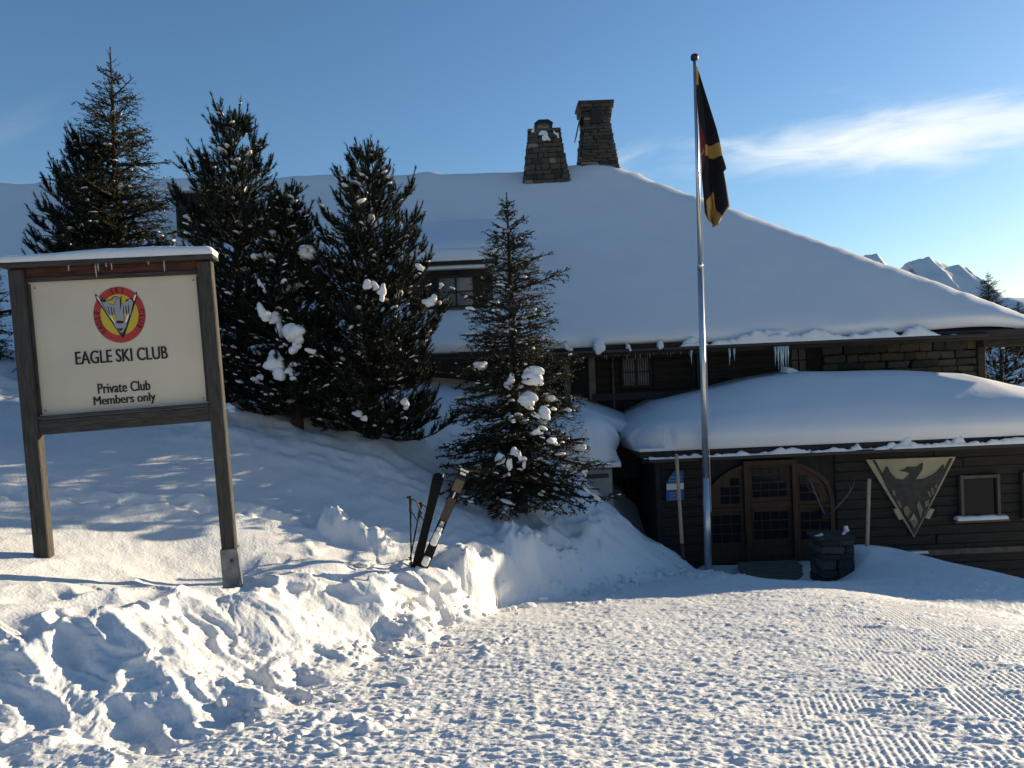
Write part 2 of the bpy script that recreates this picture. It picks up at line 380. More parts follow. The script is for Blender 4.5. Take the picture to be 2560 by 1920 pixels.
def ground_detail(x, y, z, s, df, dc):
    onp = 1 - sstep(0.0, 0.25, df)                 # on the trodden path
    face = sstep(0.02, 0.2, s) * (1 - sstep(0.85, 1.0, s))
    fieldm = sstep(0.9, 1.0, s)
    near = 1 - sstep(11, 15, np.hypot(x, y))
    # trodden snow: chopped lumps
    w1 = fbm(x * 6, y * 15, 21, 3, .65); w2 = ridged(x * 10, y * 27, 31, 3, .6); w3 = fbm(x * 24, y * 52, 41, 2)
    shadezone = 1 - sstep(9.6, 10.6, y + 0.12 * (x - 2.5))
    rough = (0.35 + 0.65 * shadezone)
    chop = 0.0065 * w1 + 0.0100 * w2 + 0.0090 * w3 + 0.02 * fbm(x * 1.4, y * 1.4, 61, 2)
    # prints: scattered dents
    d1, d2, v = worley(x * 4.2, y * 4.6, 71)
    chop -= 0.005 * np.exp(-(d1 / .27) ** 2) * (v > .45)
    # groomed ridges
    def groom(x0, y0, x1, y1, pitch, sel):
        dx, dy = x1 - x0, y1 - y0; L = math.hypot(dx, dy); c = (x - x0) * (-dy / L) + (y - y0) * (dx / L)
        return np.cos(c / pitch * 2 * math.pi + 0.5 * fbm(x * 1.1, y * 1.1, 77, 2)) * sel
    selr = sstep(1.2, 1.9, x - 0.33 * (y - 3.7) + 0.35 * fbm(x * 2, y * 2, 83, 2)) * (1 - sstep(10, 10.8, y))
    patch = sstep(-.22, .18, fbm(x * 3.2, y * 4.0, 85, 4, .7) + 0.02)
    g = groom(2.0, 3.1, 3.9, 9.6, 0.033, selr * patch)
    sell = sstep(.1, .4, fbm(x * 1.6 + 3, y * 1.6, 88, 2)) * (1 - sstep(.0, .9, np.hypot((x - .9) / 1.6, (y - 8.0) / 1.4) - .4))
    g2 = groom(0.0, 7.0, 1.8, 8.8, 0.031, sell)
    keep = 1 - 0.78 * np.clip(selr * patch + sell, 0, 1)
    path = rough * (chop * keep + 0.0036 * (g + g2))
    # bank face: blocks and runnels, down the slope
    wx = x + .12 * fbm(x * 3, y * 3, 101, 2); wy = y + .12 * fbm(x * 3 + 50, y * 3, 102, 2)
    al = (wx * .63 + wy * .77); ac = (wx * -.77 + wy * .63)         # along and across the bank
    b1, b2, bv = worley(al * 1.35, ac * 0.75, 111)
    blocks = (bv - .5) * sstep(.0, .3, b2 - b1) * 0.12
    c1_, c2_, cv = worley(al * 4.2, ac * 2.4, 121)
    blocks2 = (cv - .5) * sstep(.0, .25, c2_ - c1_) * 0.05 * sstep(-.1, .3, fbm(x * .9, y * .9, 123, 2))
    run = (1 - .75 * sstep(8.2, 9.4, y)) * 0.085 * ridged(al * 1.5, ac * 0.4, 131, 2, .35) + 0.035 * ridged(al * 5.5, ac * 0.8, 133, 2)
    bank = face * (1 - .55 * sstep(8.6, 9.8, y)) * (blocks + blocks2 + run + 0.012 * fbm(x * 12, y * 12, 151, 3) + 0.005 * fbm(x * 40, y * 40, 152, 2))
    # rubble strip at the foot
    rub = .6 * sstep(-.1, .35, fbm(x * 1.1, y * 1.1, 158, 2)) * np.exp(-((df - .05) / .35) ** 2) * (polydist(x, y, foot_line) > -.7) * 1.0
    r1, r2, rv = worley(x * 5, y * 5.5, 161); r3, r4, rw = worley(x * 11, y * 12, 171)
    rubble = rub * (0.055 * np.maximum(1 - (r1 / .42) ** 2, 0) * (rv > .6) * rv + 0.035 * np.maximum(1 - (r3 / .42) ** 2, 0) * (rw > .35))
    # crest lip and open field: wind waves, tracks
    fld = 0.030 * fbm(x * .9, y * .9, 181, 3) + 0.010 * fbm(al * 1.6, ac * 4.5, 191, 3) + 0.004 * fbm(x * 14, y * 14, 193, 3)
    lip = sstep(.75, 1.0, s) * np.exp(-np.maximum(polydist(x, y, crest_line), 0) / .55) * (0.09 * ridged(al * 1.7, ac * 2.2, 197, 2) + 0.05 * (worley(al * 2.6, ac * 2.6, 199)[2] - .4))
    trk = np.abs(polydist(x, y, [(-7.5, 6.2), (-5.0, 7.1), (-3.0, 7.75), (-1.7, 8.0), (-.7, 8.3)]) + .10 * fbm(x * 2, y * 2, 203, 2))
    track = -0.10 * np.exp(-(trk / .09) ** 2) * (.5 + fbm(x * 5, y * 5, 205, 2)) + 0.06 * np.exp(-((trk - .17) / .07) ** 2) * (vnoise(x * 8, y * 8, 207))
    deep = sstep(8.3, 9.5, y + .1 * x) * 0.075 * np.maximum(ridged(x * 1.5, y * 2.3, 211, 3), -.4)   # trodden round the trees
    for bpx, bpy, bd, bh_, rx, ry in ((850, 1340, 7.9, .20, .34, .20), (930, 1350, 7.8, .12, .25, .18), (1320, 1420, 8.9, .16, .38, .42), (1170, 1430, 7.7, .14, .30, .25)):
        bp_ = P(bpx, bpy, bd); qx, qy = (x - bp_.x) / rx, (y - bp_.y) / ry
        z = z + bh_ * np.maximum(1 - (qx * qx + qy * qy) * (1 + .8 * fbm(x * 4, y * 4, 217, 3)), 0) ** 1.1 * (1 + .5 * ridged(x * 6, y * 6, 219, 2))
    mound = 0.05 * fbm(x * 1.6, y * 1.6, 215, 3) * (1 - fieldm) * sstep(9.8, 11, y)
    return z + near * (onp * path + bank + rubble * (1 - fieldm) + fieldm * (fld + track + deep) + lip) + mound * sstep(9.8, 11, y) * (1 - sstep(14, 18, y))

ys = [2.15]
while ys[-1] < 12.6: ys.append(ys[-1] + 0.0078 * (ys[-1] / 3) ** 1.55)
while ys[-1] < 40: ys.append(ys[-1] * 1.03)
while ys[-1] < 6000: ys.append(ys[-1] * 1.12)
back = [-400, -150, -60, -30, -16, -9, -5, -3, -1.8, -1, -.4, .1, .5, .85, 1.15, 1.4, 1.6, 1.75, 1.87, 1.96, 2.03, 2.09]
ys = np.array(back + ys)
uu = np.linspace(-0.86, 0.86, 1060)
t_ = np.concatenate([np.array([.9, .96, 1.04, 1.15, 1.3, 1.55, 2, 2.8, 4.5, 9, 20])])
uu = np.concatenate([-t_[::-1], uu, t_])
fan = np.maximum(np.abs(ys + 0.9), 2.9)[:, None]
GX = uu[None, :] * fan; GY = np.repeat(ys[:, None], len(uu), 1)
gz, gs, gdf, gdc = ground_base(GX, GY)
gz = ground_detail(GX, GY, gz, gs, gdf, gdc)
gz = ground_far(GX, GY, gz)
# push the bank face sideways a little so that lips overhang
facem = sstep(.25, .7, gs) * (1 - sstep(.97, 1.0, gs)) * (1 - sstep(9.5, 11.5, GY)) * sstep(1.9, 2.4, GY)
al = GX * .63 + GY * .77; ac = GX * -.77 + GY * .63
push = 0.16 * facem * (1 - sstep(7.0, 8.2, GY)) * (ridged(al * 2.4, gz * 3.5, 301, 2) + .25)
GXd = GX + push * .77; GYd = GY - push * .63
ground = link('ground', mesh_data('ground', np.stack([GXd, GYd, gz], -1), grid_faces(*GX.shape), M_ground, True))
tag(ground, 'snow covered ground with a groomed path below a trodden bank', kind='structure')
def gnd(x, y):
    x = np.atleast_1d(np.array(x, float)); y = np.atleast_1d(np.array(y, float))
    z, s, df, dc = ground_base(x, y); return float(ground_far(x, y, ground_detail(x, y, z, s, df, dc))[0])

# loose chunks of snow along the foot of the bank
def chunk_mesh(n_seed, sub=1):
    import bmesh
    bm = bmesh.new(); bmesh.ops.create_icosphere(bm, subdivisions=sub, radius=1)
    r = np.random.default_rng(n_seed)
    V = np.array([v.co[:] for v in bm.verts]); F = np.array([[v.index for v in f.verts] for f in bm.faces]); bm.free()
    for _ in range(5):
        d = r.normal(size=3); d /= np.linalg.norm(d); c = r.uniform(.45, .8)
        k = V @ d; V = V - np.outer(np.maximum(k - c, 0), d)
    V *= 1 + r.normal(0, .06, (len(V), 1))
    return V, F
CH = [chunk_mesh(i, 2 if i < 4 else 1) for i in range(8)]
VV, FF = [], []; off = 0
fl = np.array(foot_line[1:9])
pts_ = []
for i in range(480):
    k = rng.integers(0, len(fl) - 1); t = rng.random(); p = fl[k] * (1 - t) + fl[k + 1] * t
    e = fl[k + 1] - fl[k]; nrm = np.array([-e[1], e[0]]) / np.linalg.norm(e)
    p = p + nrm * rng.normal(.16, .22 if i % 6 else .4)
    if p[1] > 2.0: pts_.append(p)
pts_ = np.array(pts_); _g = ground_base(pts_[:, 0], pts_[:, 1]); pz_ = ground_detail(pts_[:, 0], pts_[:, 1], *_g)
for p, z in zip(pts_, pz_):
    sz = float(np.clip(rng.lognormal(-4.0, .6), .008, .075))
    V, F = CH[rng.integers(0, 4) if sz > .045 else rng.integers(4, 8)]
    a = rng.uniform(0, 6.28); c, s_ = math.cos(a), math.sin(a); Rm = np.array([[c, -s_, 0], [s_, c, 0], [0, 0, 1]])
    V2 = (V * np.array([1.15, .9, .62]) * sz) @ Rm.T
    VV.append(V2 + np.array([p[0], p[1], z + sz * .25])); FF.append(F + off); off += len(V)
deb = link('snow_rubble', mesh_data('snow_rubble', np.concatenate(VV), np.concatenate(FF), M_ground, False))
tag(deb, 'loose crumbs and chunks of snow along the foot of the bank', 'snow rubble', kind='stuff')

# ------------------------------------------------------------------ snow pillow
def pillow(name, x0, x1, y0, y1, base, thick, r, parent, m=None, nx=60, ny=30, bulge=0.06, seed=0, amp=0.03, edges=(1, 1, 1, 1), loc=(0, 0, 0), noise=1.2, corner=0.0):
    "a smooth layer of snow over the rectangle; base(x, y) is the surface below, thick(x, y) the depth; edges: left, right, front, back rounded"
    def axis(a, b, n, l, rr):
        t = np.linspace(0, 1, n); c = (1 - np.cos(t * math.pi)) / 2
        return a + (b - a) * (c * .75 + t * .25)
    xs, ys_ = axis(x0, x1, nx, 1, 1), axis(y0, y1, ny, 1, 1)
    X, Y = np.meshgrid(xs, ys_)
    big = 1e3
    e = np.minimum(np.minimum(np.where(edges[0], X - x0, big), np.where(edges[1], x1 - X, big)),
                   np.minimum(np.where(edges[2], Y - y0, big), np.where(edges[3], y1 - Y, big)))
    if corner:
        ex = np.minimum(np.where(edges[0], X - x0, big), np.where(edges[1], x1 - X, big)); ey = np.minimum(np.where(edges[2], Y - y0, big), np.where(edges[3], y1 - Y, big))
        cc = np.maximum(corner - ex, 0), np.maximum(corner - ey, 0)
        e = np.minimum(e, corner - np.hypot(*cc)); e = np.maximum(e, 0)
    q = np.clip(e / r, 0, 1); h = (1 - (1 - q) ** 2.4) ** .5
    T = thick(X, Y) if callable(thick) else np.full(X.shape, thick)
    top = base(X, Y) + T * (0.12 + .88 * h) + amp * fbm(X * noise, Y * noise, 400 + seed, 3) * (.3 + .7 * q)
    # bulge: the side leans out over its foot
    bl = bulge * np.sin(np.clip(h, 0, 1) * math.pi) * (e < r)
    gx = np.where(edges[0] and True, 0, 0); Xb, Yb = X.copy(), Y.copy()
    if edges[0]: Xb = np.where((X - x0 <= e + 1e-6) & (e < r), X - bl, Xb)
    if edges[1]: Xb = np.where((x1 - X <= e + 1e-6) & (e < r), X + bl, Xb)
    if edges[2]: Yb = np.where((Y - y0 <= e + 1e-6) & (e < r), Y - bl, Yb)
    bot = base(X, Y)
    ny_, nx_ = X.shape; n = nx_ * ny_
    V = np.concatenate([np.stack([Xb, Yb, top], -1).reshape(-1, 3), np.stack([X, Y, bot], -1).reshape(-1, 3)])
    F = grid_faces(ny_, nx_); Fb = (F + n)[:, ::-1]
    ring = np.concatenate([np.arange(nx_), np.arange(1, ny_) * nx_ + nx_ - 1, (ny_ - 1) * nx_ + np.arange(nx_ - 2, -1, -1), np.arange(ny_ - 2, 0, -1) * nx_])
    nxt = np.roll(ring, -1); S = np.stack([ring + n, nxt + n, nxt, ring], -1)
    me = mesh_data(name, V - np.array(loc), np.concatenate([F, Fb, S]), m or M_snow, True)
    return link(name, me, parent, loc)

# ------------------------------------------------------------------ clubhouse
# main roof: front slope, right hip, back slope (top of the snow)
EY, ES = 15.0, 0.755                                   # eave distance, slope
EZ = P(1700, 824, EY).z                               # top of snow just above the eave
RY = 22.0; RZ = EZ + ES * (RY - EY)
CXR = P(2600, 800, EY).x                              # right eave corner
RXE = P(1548, 425, RY).x                              # right end of the ridge
HS = (RZ - EZ) / (CXR - RXE)
LX = -24.0
club = empty('ski_clubhouse', (3.0, 16.0, -2.0), 'low dark wooden clubhouse with huge snow covered hipped roof', 'building')
OFF = Vector((3.0, 16.0, -2.0))
def O(o):
    "a part whose coordinates were given in the world"
    o.location = Vector(o.location) - OFF; return o
def cb(name, x0, x1, y0, y1, z0, z1, m, parent=club, bevel=0.008, jitter=0.0): return O(bx(name, x0, x1, y0, y1, z0, z1, m, parent, bevel, jitter))
def roof_plane(X, Y, k=0.22):
    a = EZ + ES * (Y - EY); b = EZ + HS * (CXR - X); c = RZ - ES * (Y - RY) + .0
    # soft minimum: snow rounds the hip and the ridge
    kh = .5; ab = -kh * np.log(np.exp(-a / kh) + np.exp(-b / kh)) + .22 * np.exp(-((a - b) / 1.5) ** 2)
    return -k * np.log(np.exp(-ab / k) + np.exp(-c / k))
nx_, ny_ = 230, 120
tx = np.linspace(0, 1, nx_); xs = LX + (CXR - LX) * (1 - (1 - tx) ** 1.35)
ty = np.linspace(0, 1, ny_); ysr = EY + (29.0 - EY) * (ty ** 1.3)
X, Y = np.meshgrid(xs, ysr)
e = np.minimum(Y - EY, CXR - X); q = np.clip(e / .36, 0, 1); h = (1 - (1 - q) ** 2.2) ** .5
Z = roof_plane(X, Y) - .26 * (1 - h) + .02 * np.maximum(RXE - X, 0) * np.clip((Y - EY) / (RY - EY), 0, 1)
Z += .035 * fbm(X * .5, Y * .5, 500, 3) + .012 * fbm(X * 1.2, Y * 2.5, 503, 3)
rid = np.exp(-((Y - RY) / .55) ** 2) * (X < RXE + .6)
Z += rid * (.10 * fbm(X * .55, 0 * X, 510, 3) + .05 * sstep(.2, .6, fbm(X * .9, 0 * X + 4, 511, 2)))
# drift round the right chimney foot, wind lines along the hip
Z += .10 * np.exp(-((X - (RXE - .55)) / .55) ** 2 - ((Y - (RY - .35)) / .6) ** 2)
hipd = (EZ + ES * (Y - EY)) - (EZ + HS * (CXR - X))
Z += .03 * np.exp(-(hipd / .9) ** 2) * fbm(X * 1.1 + Y * .9, (X - Y) * 3.2, 520, 3)
Z += -0.02 * 0
bot = roof_plane(X, Y) - .28
Yb = Y - .10 * np.sin(np.clip(h, 0, 1) * math.pi) * (Y - EY < .5) * (1 + .6 * fbm(X * 1.3, Y, 530, 2))
n = X.size; F = grid_faces(ny_, nx_)
ring = np.concatenate([np.arange(nx_), np.arange(1, ny_) * nx_ + nx_ - 1, (ny_ - 1) * nx_ + np.arange(nx_ - 2, -1, -1), np.arange(ny_ - 2, 0, -1) * nx_]); nxt = np.roll(ring, -1)
V = np.concatenate([np.stack([X, Yb, Z], -1).reshape(-1, 3), np.stack([X, Y, bot], -1).reshape(-1, 3)])
O(link('roof_snow', mesh_data('roof_snow', V, np.concatenate([F, (F + n)[:, ::-1], np.stack([ring + n, nxt + n, nxt, ring], -1)]), M_snow, True), club))
# roof deck below the snow
def deck(x0, x1, y0, y1, zf, th, name, m=M_blackwood):
    V = []
    for dz in (0, -th):
        for (x, y) in ((x0, y0), (x1, y0), (x1, y1), (x0, y1)): V.append((x, y, zf(x, y) + dz))
    return O(link(name, mesh_data(name, np.array(V), [[0, 1, 2, 3], [7, 6, 5, 4], [0, 4, 5, 1], [1, 5, 6, 2], [2, 6, 7, 3], [3, 7, 4, 0]], m), club))
zf = lambda x, y: EZ + ES * (y - EY) - .29
V = [(LX, EY - .1, zf(0, EY - .1)), (CXR + .1, EY - .1, zf(0, EY - .1)), (RXE, RY, zf(0, RY)), (LX, RY, zf(0, RY)), (CXR + .1, 29.0, zf(0, EY - .1)), (LX, 29.0, zf(0, EY - .1))]
V = V + [(a, b, c - .12) for a, b, c in V]
O(link('roof', mesh_data('roof', np.array(V), [[0, 1, 2, 3], [1, 4, 2], [3, 2, 4, 5], [9, 8, 7, 6], [8, 10, 7], [11, 10, 8, 9], [0, 6, 7, 1], [1, 7, 10, 4], [4, 10, 11, 5], [5, 11, 9, 3], [3, 9, 6, 0]], M_blackwood), club))
ZE = zf(0, EY)                                        # underside of the snow at the eave
cb('fascia', LX, CXR + .08, EY - .14, EY - .10, ZE - .17, ZE + .01, M_darkwood)
cb('gutter', -3.0, CXR - 1.2, EY - .26, EY - .15, ZE - .12, ZE - .06, M_darkmetal)
WY = 16.0                                             # main wall
WXR = P(2448, 900, WY).x
cb('wall', LX + 1, WXR, WY, WY + .3, -4.2, ZE + .35, M_blackwood, bevel=0)
cb('side_wall', WXR - .3, WXR - .001, WY + .301, 31, -4.2, ZE + .2, M_darkwood, bevel=0)
# horizontal planks on the main wall between the posts
xp0, xp1, xs0 = P(1488, 920, WY).x, P(1778, 900, WY).x, P(2050, 890, WY).x
zt = ZE - .10; k = 0
for seg in ((xp0, P(1552, 930, WY).x), (P(1632, 930, WY).x, P(1728, 920, WY).x), (P(1765, 920, WY).x, P(1962, 910, WY).x), (P(2020, 900, WY).x, xs0 - .15)):
    z = zt
    while z > -1.3:
        cb('plank', seg[0] + .004, seg[1] - .004, WY - .035 + rng.normal(0, .004), WY - .001, z - .163, z, M_darkwood, bevel=.012); z -= .17
cb('plank', P(1552, 930, WY).x, P(1632, 930, WY).x, WY - .034, WY - .001, P(1590, 978, WY).z - .5, P(1590, 975, WY).z, M_darkwood)
for px in (1415, 1478, 1747):
    x = P(px, 920, WY - .5).x; cb('post', x - .07, x + .07, WY - .62, WY - .48, -2.5, ZE - .12, M_framewood if px < 1500 else M_blackwood)
x = P(1530, 930, WY).x; mb = MB(); mb.tube([(x, WY - .12, ZE - .1), (x, WY - .12, -1.2)], .028, 8); O(mb.build('downpipe', M_galv, club, smooth=True))
cb('deck_edge', P(1480, 985, 15.4).x, P(1770, 985, 15.4).x, 15.35, 15.42, P(1560, 1000, 15.4).z, P(1560, 982, 15.4).z, M_blackwood)
def window(px0, px1, py0, py1, d, parent, fm=M_framewood, bars=(1, 1), curtain=False, fw=.05, name='window'):
    a, b = P(px0, (py0 + py1) / 2, d), P(px1, (py0 + py1) / 2, d); zt, zb = P((px0 + px1) / 2, py0, d).z, P((px0 + px1) / 2, py1, d).z
    w, h = b.x - a.x, zt - zb
    root = bx(name, a.x, b.x, d - .05, d - .02, zb, zt, M_glass, parent, bevel=0); O(root)
    fr = MB()
    for sx in (-1, 1): fr.box((sx * (w / 2 + fw / 2 - .01), -.03, 0), (fw / 2, .04, h / 2 + fw), bevel=.006)
    for sz in (-1, 1): fr.box((0, -.03, sz * (h / 2 + fw / 2 - .01)), (w / 2 - .011, .038, fw / 2), bevel=.006)
    fr.build('frame', fm, root)
    for i in range(1, bars[0] + 1): MB().box((-w / 2 + w * i / (bars[0] + 1), -.028, 0), (.018, .014, h / 2), bevel=.004).build('bar', fm, root)
    for i in range(1, bars[1] + 1): MB().box((0, -.026, -h / 2 + h * i / (bars[1] + 1)), (w / 2, .011, .014), bevel=.004).build('bar', fm, root)
    if curtain:
        nf = 11
        for i in range(nf):
            if i == nf // 2: continue
            xx = -w / 2 + w * (i + .5) / nf
            MB().tube([(xx, -.014, h / 2 - .02), (xx + .004, -.014, 0), (xx, -.014, -h / 2 + .02)], w / nf * .36, 6).build('curtain_fold', M_curtain, root, smooth=True)
    return root
window(1556, 1622, 893, 966, WY - .02, club, M_darkwood, (1, 1), curtain=True)
window(1974, 2014, 866, 935, WY - .02, club, M_darkwood, (1, 1), curtain=True)
# stones of the right hand wall
def stone_data(seed, fine=False):
    r = np.random.default_rng(seed); mb = MB(); mb.box((0, 0, 0), (.5, .5, .5), bevel=.10)
    V = np.array(mb.V) + r.normal(0, .035, (len(mb.V), 3)); return V, mb.F
STONES = {}
for mi, m in enumerate(M_stone):
    for sd in range(4):
        V, F = stone_data(sd + 10 * mi); STONES[(mi, sd)] = mesh_data('stone', V, F, m)
def stone(parent, c, size, mi=None, rz=0):
    mi = int(rng.choice(4, p=[.42, .34, .17, .07])) if mi is None else mi
    return link('stone', STONES[(mi, int(rng.integers(4)))], parent, c, (rng.normal(0, .015), rng.normal(0, .025), rz + rng.normal(0, .02)), size)
z = ZE - .16
while z > -.75:
    hh = rng.uniform(.11, .22); x = xs0
    while x < WXR - .02:
        w = rng.uniform(.22, .62); w = min(w, WXR + .02 - x)
        s = stone(club, ((x + w / 2), WY - .05 + rng.normal(0, .012), z - hh / 2), (w * .96, .22, hh * .93), int(rng.choice([0, 1, 1, 2]))); O(s); x += w
    z -= hh
cb('corner_post', WXR - .16, WXR + .0, WY - .22, WY - .10, -2.2, ZE - .1, M_darkwood)
cb('eave_beam', WXR - .4, CXR + .6, EY + .2, EY + .42, ZE - .34, ZE - .14, M_darkwood)
# snow lumps and icicles along the gutter
def blob(seed, sub=3, spread=.18):
    import bmesh
    bm = bmesh.new(); bmesh.ops.create_icosphere(bm, subdivisions=sub, radius=1)
    V = np.array([v.co[:] for v in bm.verts]); F = np.array([[v.index for v in f.verts] for f in bm.faces]); bm.free()
    r = np.random.default_rng(seed); D = np.zeros(len(V))
    for _ in range(9):
        d = r.normal(size=3); d /= np.linalg.norm(d); k = V @ d; D += r.uniform(-spread, spread) * 1.2 * np.exp(-((1 - k) / r.uniform(.15, .6)) ** 2)
    V = V * (1 + D + .10 * fbm(V[:, 0] * 2.3 + seed, V[:, 1] * 2.3 + V[:, 2] * 1.9, 900 + seed, 3))[:, None]; V[:, 2] = np.where(V[:, 2] < -.35, -.35 + (V[:, 2] + .35) * .35, V[:, 2])
    return V, F
def cluster(seed):
    r = np.random.default_rng(seed); VV, FF = [], []; o = 0; p = np.zeros(3); dr = r.normal(size=3); dr[2] *= .3
    for k in range(int(r.integers(6, 10))):
        V, F = blob(seed * 17 + k, 2, .30); s = r.uniform(.22, .62)
        VV.append(V * s * np.array([r.uniform(.8, 1.3), 1, r.uniform(.6, 1)]) + p); FF.append(F + o); o += len(V)
        p = p + dr / np.linalg.norm(dr) * s * .42 + r.normal(0, .20, 3)
    V = np.concatenate(VV); V = V - V.mean(0); V /= np.abs(V).max(0); return V, np.concatenate(FF)
BL = [mesh_data('snow_clump', *cluster(i), M_lump, True) for i in range(10)]
BLC = [blob(i + 20, 2) for i in range(8)]
def lump(parent, c, size, name='snow_lump', rz=None, tilt=0.0):
    return link(name, BL[int(rng.integers(10))], parent, c, (rng.normal(0, .15) + tilt, rng.normal(0, .15), rng.uniform(0, 6.28) if rz is None else rz), size)
gz_ = ZE - .06
def snow_strip(name, x0, x1, y, z, prof, depth, seed, step=.022):
    "snow lying along a gutter; prof(x) gives its height, it may break off"
    xs = np.arange(x0, x1, step); hh = prof(xs)
    sec = np.array([(-1, 0), (-1.06, .35), (-.9, .75), (-.5, .96), (0, 1), (.6, .92), (1, .6), (1, 0)])
    V = np.zeros((len(xs), len(sec), 3))
    for j, (a, b) in enumerate(sec):
        w = depth * (.55 + .45 * np.clip(hh / .12, 0, 1)) * (1 + .25 * fbm(xs * 6, xs * 0 + j * .4, seed + 3, 2))
        V[:, j] = np.stack([xs, y + a * w, z + b * hh * (1 + .12 * fbm(xs * 14, xs * 0 + j, seed + 5, 2))], -1)
    F = grid_faces(*V.shape[:2]); keep = (np.repeat(hh[:-1], len(sec) - 1) > .008) | (np.repeat(hh[1:], len(sec) - 1) > .008)
    return O(link(name, mesh_data(name, V, F[keep][:, ::-1], M_lump, True), club))
def gut(xs):
    t = (xs - P(1700, 850, EY).x) / (P(2330, 850, EY).x - P(1700, 850, EY).x)
    n1 = fbm(xs * 2.1, xs * 0, 701, 3, .6); n2 = fbm(xs * 5.5, xs * 0, 703, 2)
    dense = sstep(-.02, .04, t) * (1 - sstep(.93, 1.02, t))
    return np.clip(dense * (.13 + .17 * n1 + .06 * n2), .006, .26)
snow_strip('gutter_snow', P(1690, 850, EY).x, P(2360, 850, EY).x, EY - .20, gz_, gut, .085, 711)
for px, w, hh in ((1420, .10, .13), (1497, .13, .20), (1570, .06, .10), (1650, .07, .13)):
    O(lump(club, (P(px, 850, EY - .2).x, EY - .20 + rng.normal(0, .01), gz_ + hh * .3), (w, .10, hh), rz=0))
def neck(xs):
    t = (xs - P(1700, 850, EY).x) / (P(2330, 850, EY).x - P(1700, 850, EY).x)
    return np.clip(sstep(-.02, .02, t) * (1 - sstep(1.0, 1.15, t)) * (.06 + .42 * fbm(xs * 1.7, xs * 0, 705, 3, .6)), .01, .28)
snow_strip('eave_fringe', P(1690, 850, EY).x, P(2450, 850, EY).x, EY - .10, ZE - .08, neck, .10, 713)
def icicle(x, y, ztop, L, r):
    mb = MB(); mb.tube([(0, 0, 0), (rng.normal(0, .004), 0, -L * .4), (rng.normal(0, .006), 0, -L)], [r, r * .62, .002], 6)
    O(mb.build('icicle', M_ice, club, (x, y, ztop), smooth=True))
for px in np.linspace(1505, 1715, 26): icicle(P(px + rng.normal(0, 3), 840, EY - .1).x, EY - .12, ZE - .02 + rng.normal(0, .02), rng.uniform(.08, .28), rng.uniform(.009, .02))
for px, L in ((1727, .30), (1822, .34), (1834, .26), (1936, .38), (1944, .50), (1950, .62), (1956, .70), (1962, .55), (1968, .42)):
    icicle(P(px, 850, EY - .24).x, EY - .25, ZE - .14, L, .028)
# dormer with window
DY = 15.9
xd0, xd1 = P(1020, 740, DY).x, P(1232, 740, DY).x
zd0, zd1 = P(1130, 850, DY).z, P(1130, 672, DY).z
cb('dormer', xd0, xd1, DY, DY + 3.0, zd0 - .3, zd1, M_darkwood)
wd = window(1098, 1184, 694, 766, DY - .005, club, M_blackwood, (1, 1), fw=.045); wd.name = 'dormer_window'
wd.data.materials.clear(); wd.data.materials.append(mat('pale_glass', (0.11, 0.13, 0.135), 0.1, spec=0.5))
zb_ = P(1130, 768, DY).z
for i in range(5): cb('plank', P(1090, 800, DY).x, xd1 - .02, DY - .03, DY - .001, zb_ - .06 - .13 * (i + 1) + .006, zb_ - .06 - .13 * i, M_oldwood_h)
cb('window_sill', P(1088, 770, DY).x, P(1194, 770, DY).x, DY - .10, DY - .002, zb_ - .055, zb_ - .015, M_framewood)
zdr = P(1130, 655, DY).z
O(pillow('dormer_snow', xd0 - .28, xd1 + .10, DY - .30, DY + 2.6, lambda x, y: zdr - .02 + .18 * (y - DY + .3), .26, .24, club, nx=40, ny=20, seed=3))
deck(xd0 - .25, xd1 + .12, DY - .28, DY + 2.5, lambda x, y: zdr - .03 + .18 * (y - DY + .3), .08, 'dormer_roof')
O(pillow('dormer_ledge_snow', xd0 - .2, xd1 + .02, DY - .24, DY + .1, lambda x, y: zdr - .17 + 0 * x, .075, .06, club, nx=40, ny=8, seed=5))
O(pillow('dormer_upper_snow', xd0 - .3, xd1 + .25, DY + .05, DY + 3.4, lambda x, y: zdr + .12 + .36 * (y - DY), .30, .5, club, nx=36, ny=24, seed=6))
# second dormer up by the ridge, mostly behind the pines
d2 = 18.6; x0_, x1_ = P(438, 500, d2).x, P(590, 500, d2).x
cb('rear_dormer', x0_, x1_, d2, RY, P(480, 590, d2).z, P(480, 475, d2).z, M_blackwood)
O(pillow('rear_dormer_snow', x0_ - .25, x1_ + .2, d2 - .3, RY, lambda x, y: P(480, 482, d2).z + .04 * (y - d2), .2, .2, club, nx=30, ny=16, seed=8))
# lit strip under the left part of the eave
cb('strip_light', P(1058, 895, 15.7).x, P(1142, 893, 15.7).x, 15.68, 15.72, P(1100, 896, 15.7).z, P(1100, 892, 15.7).z, M_lamp, bevel=0)

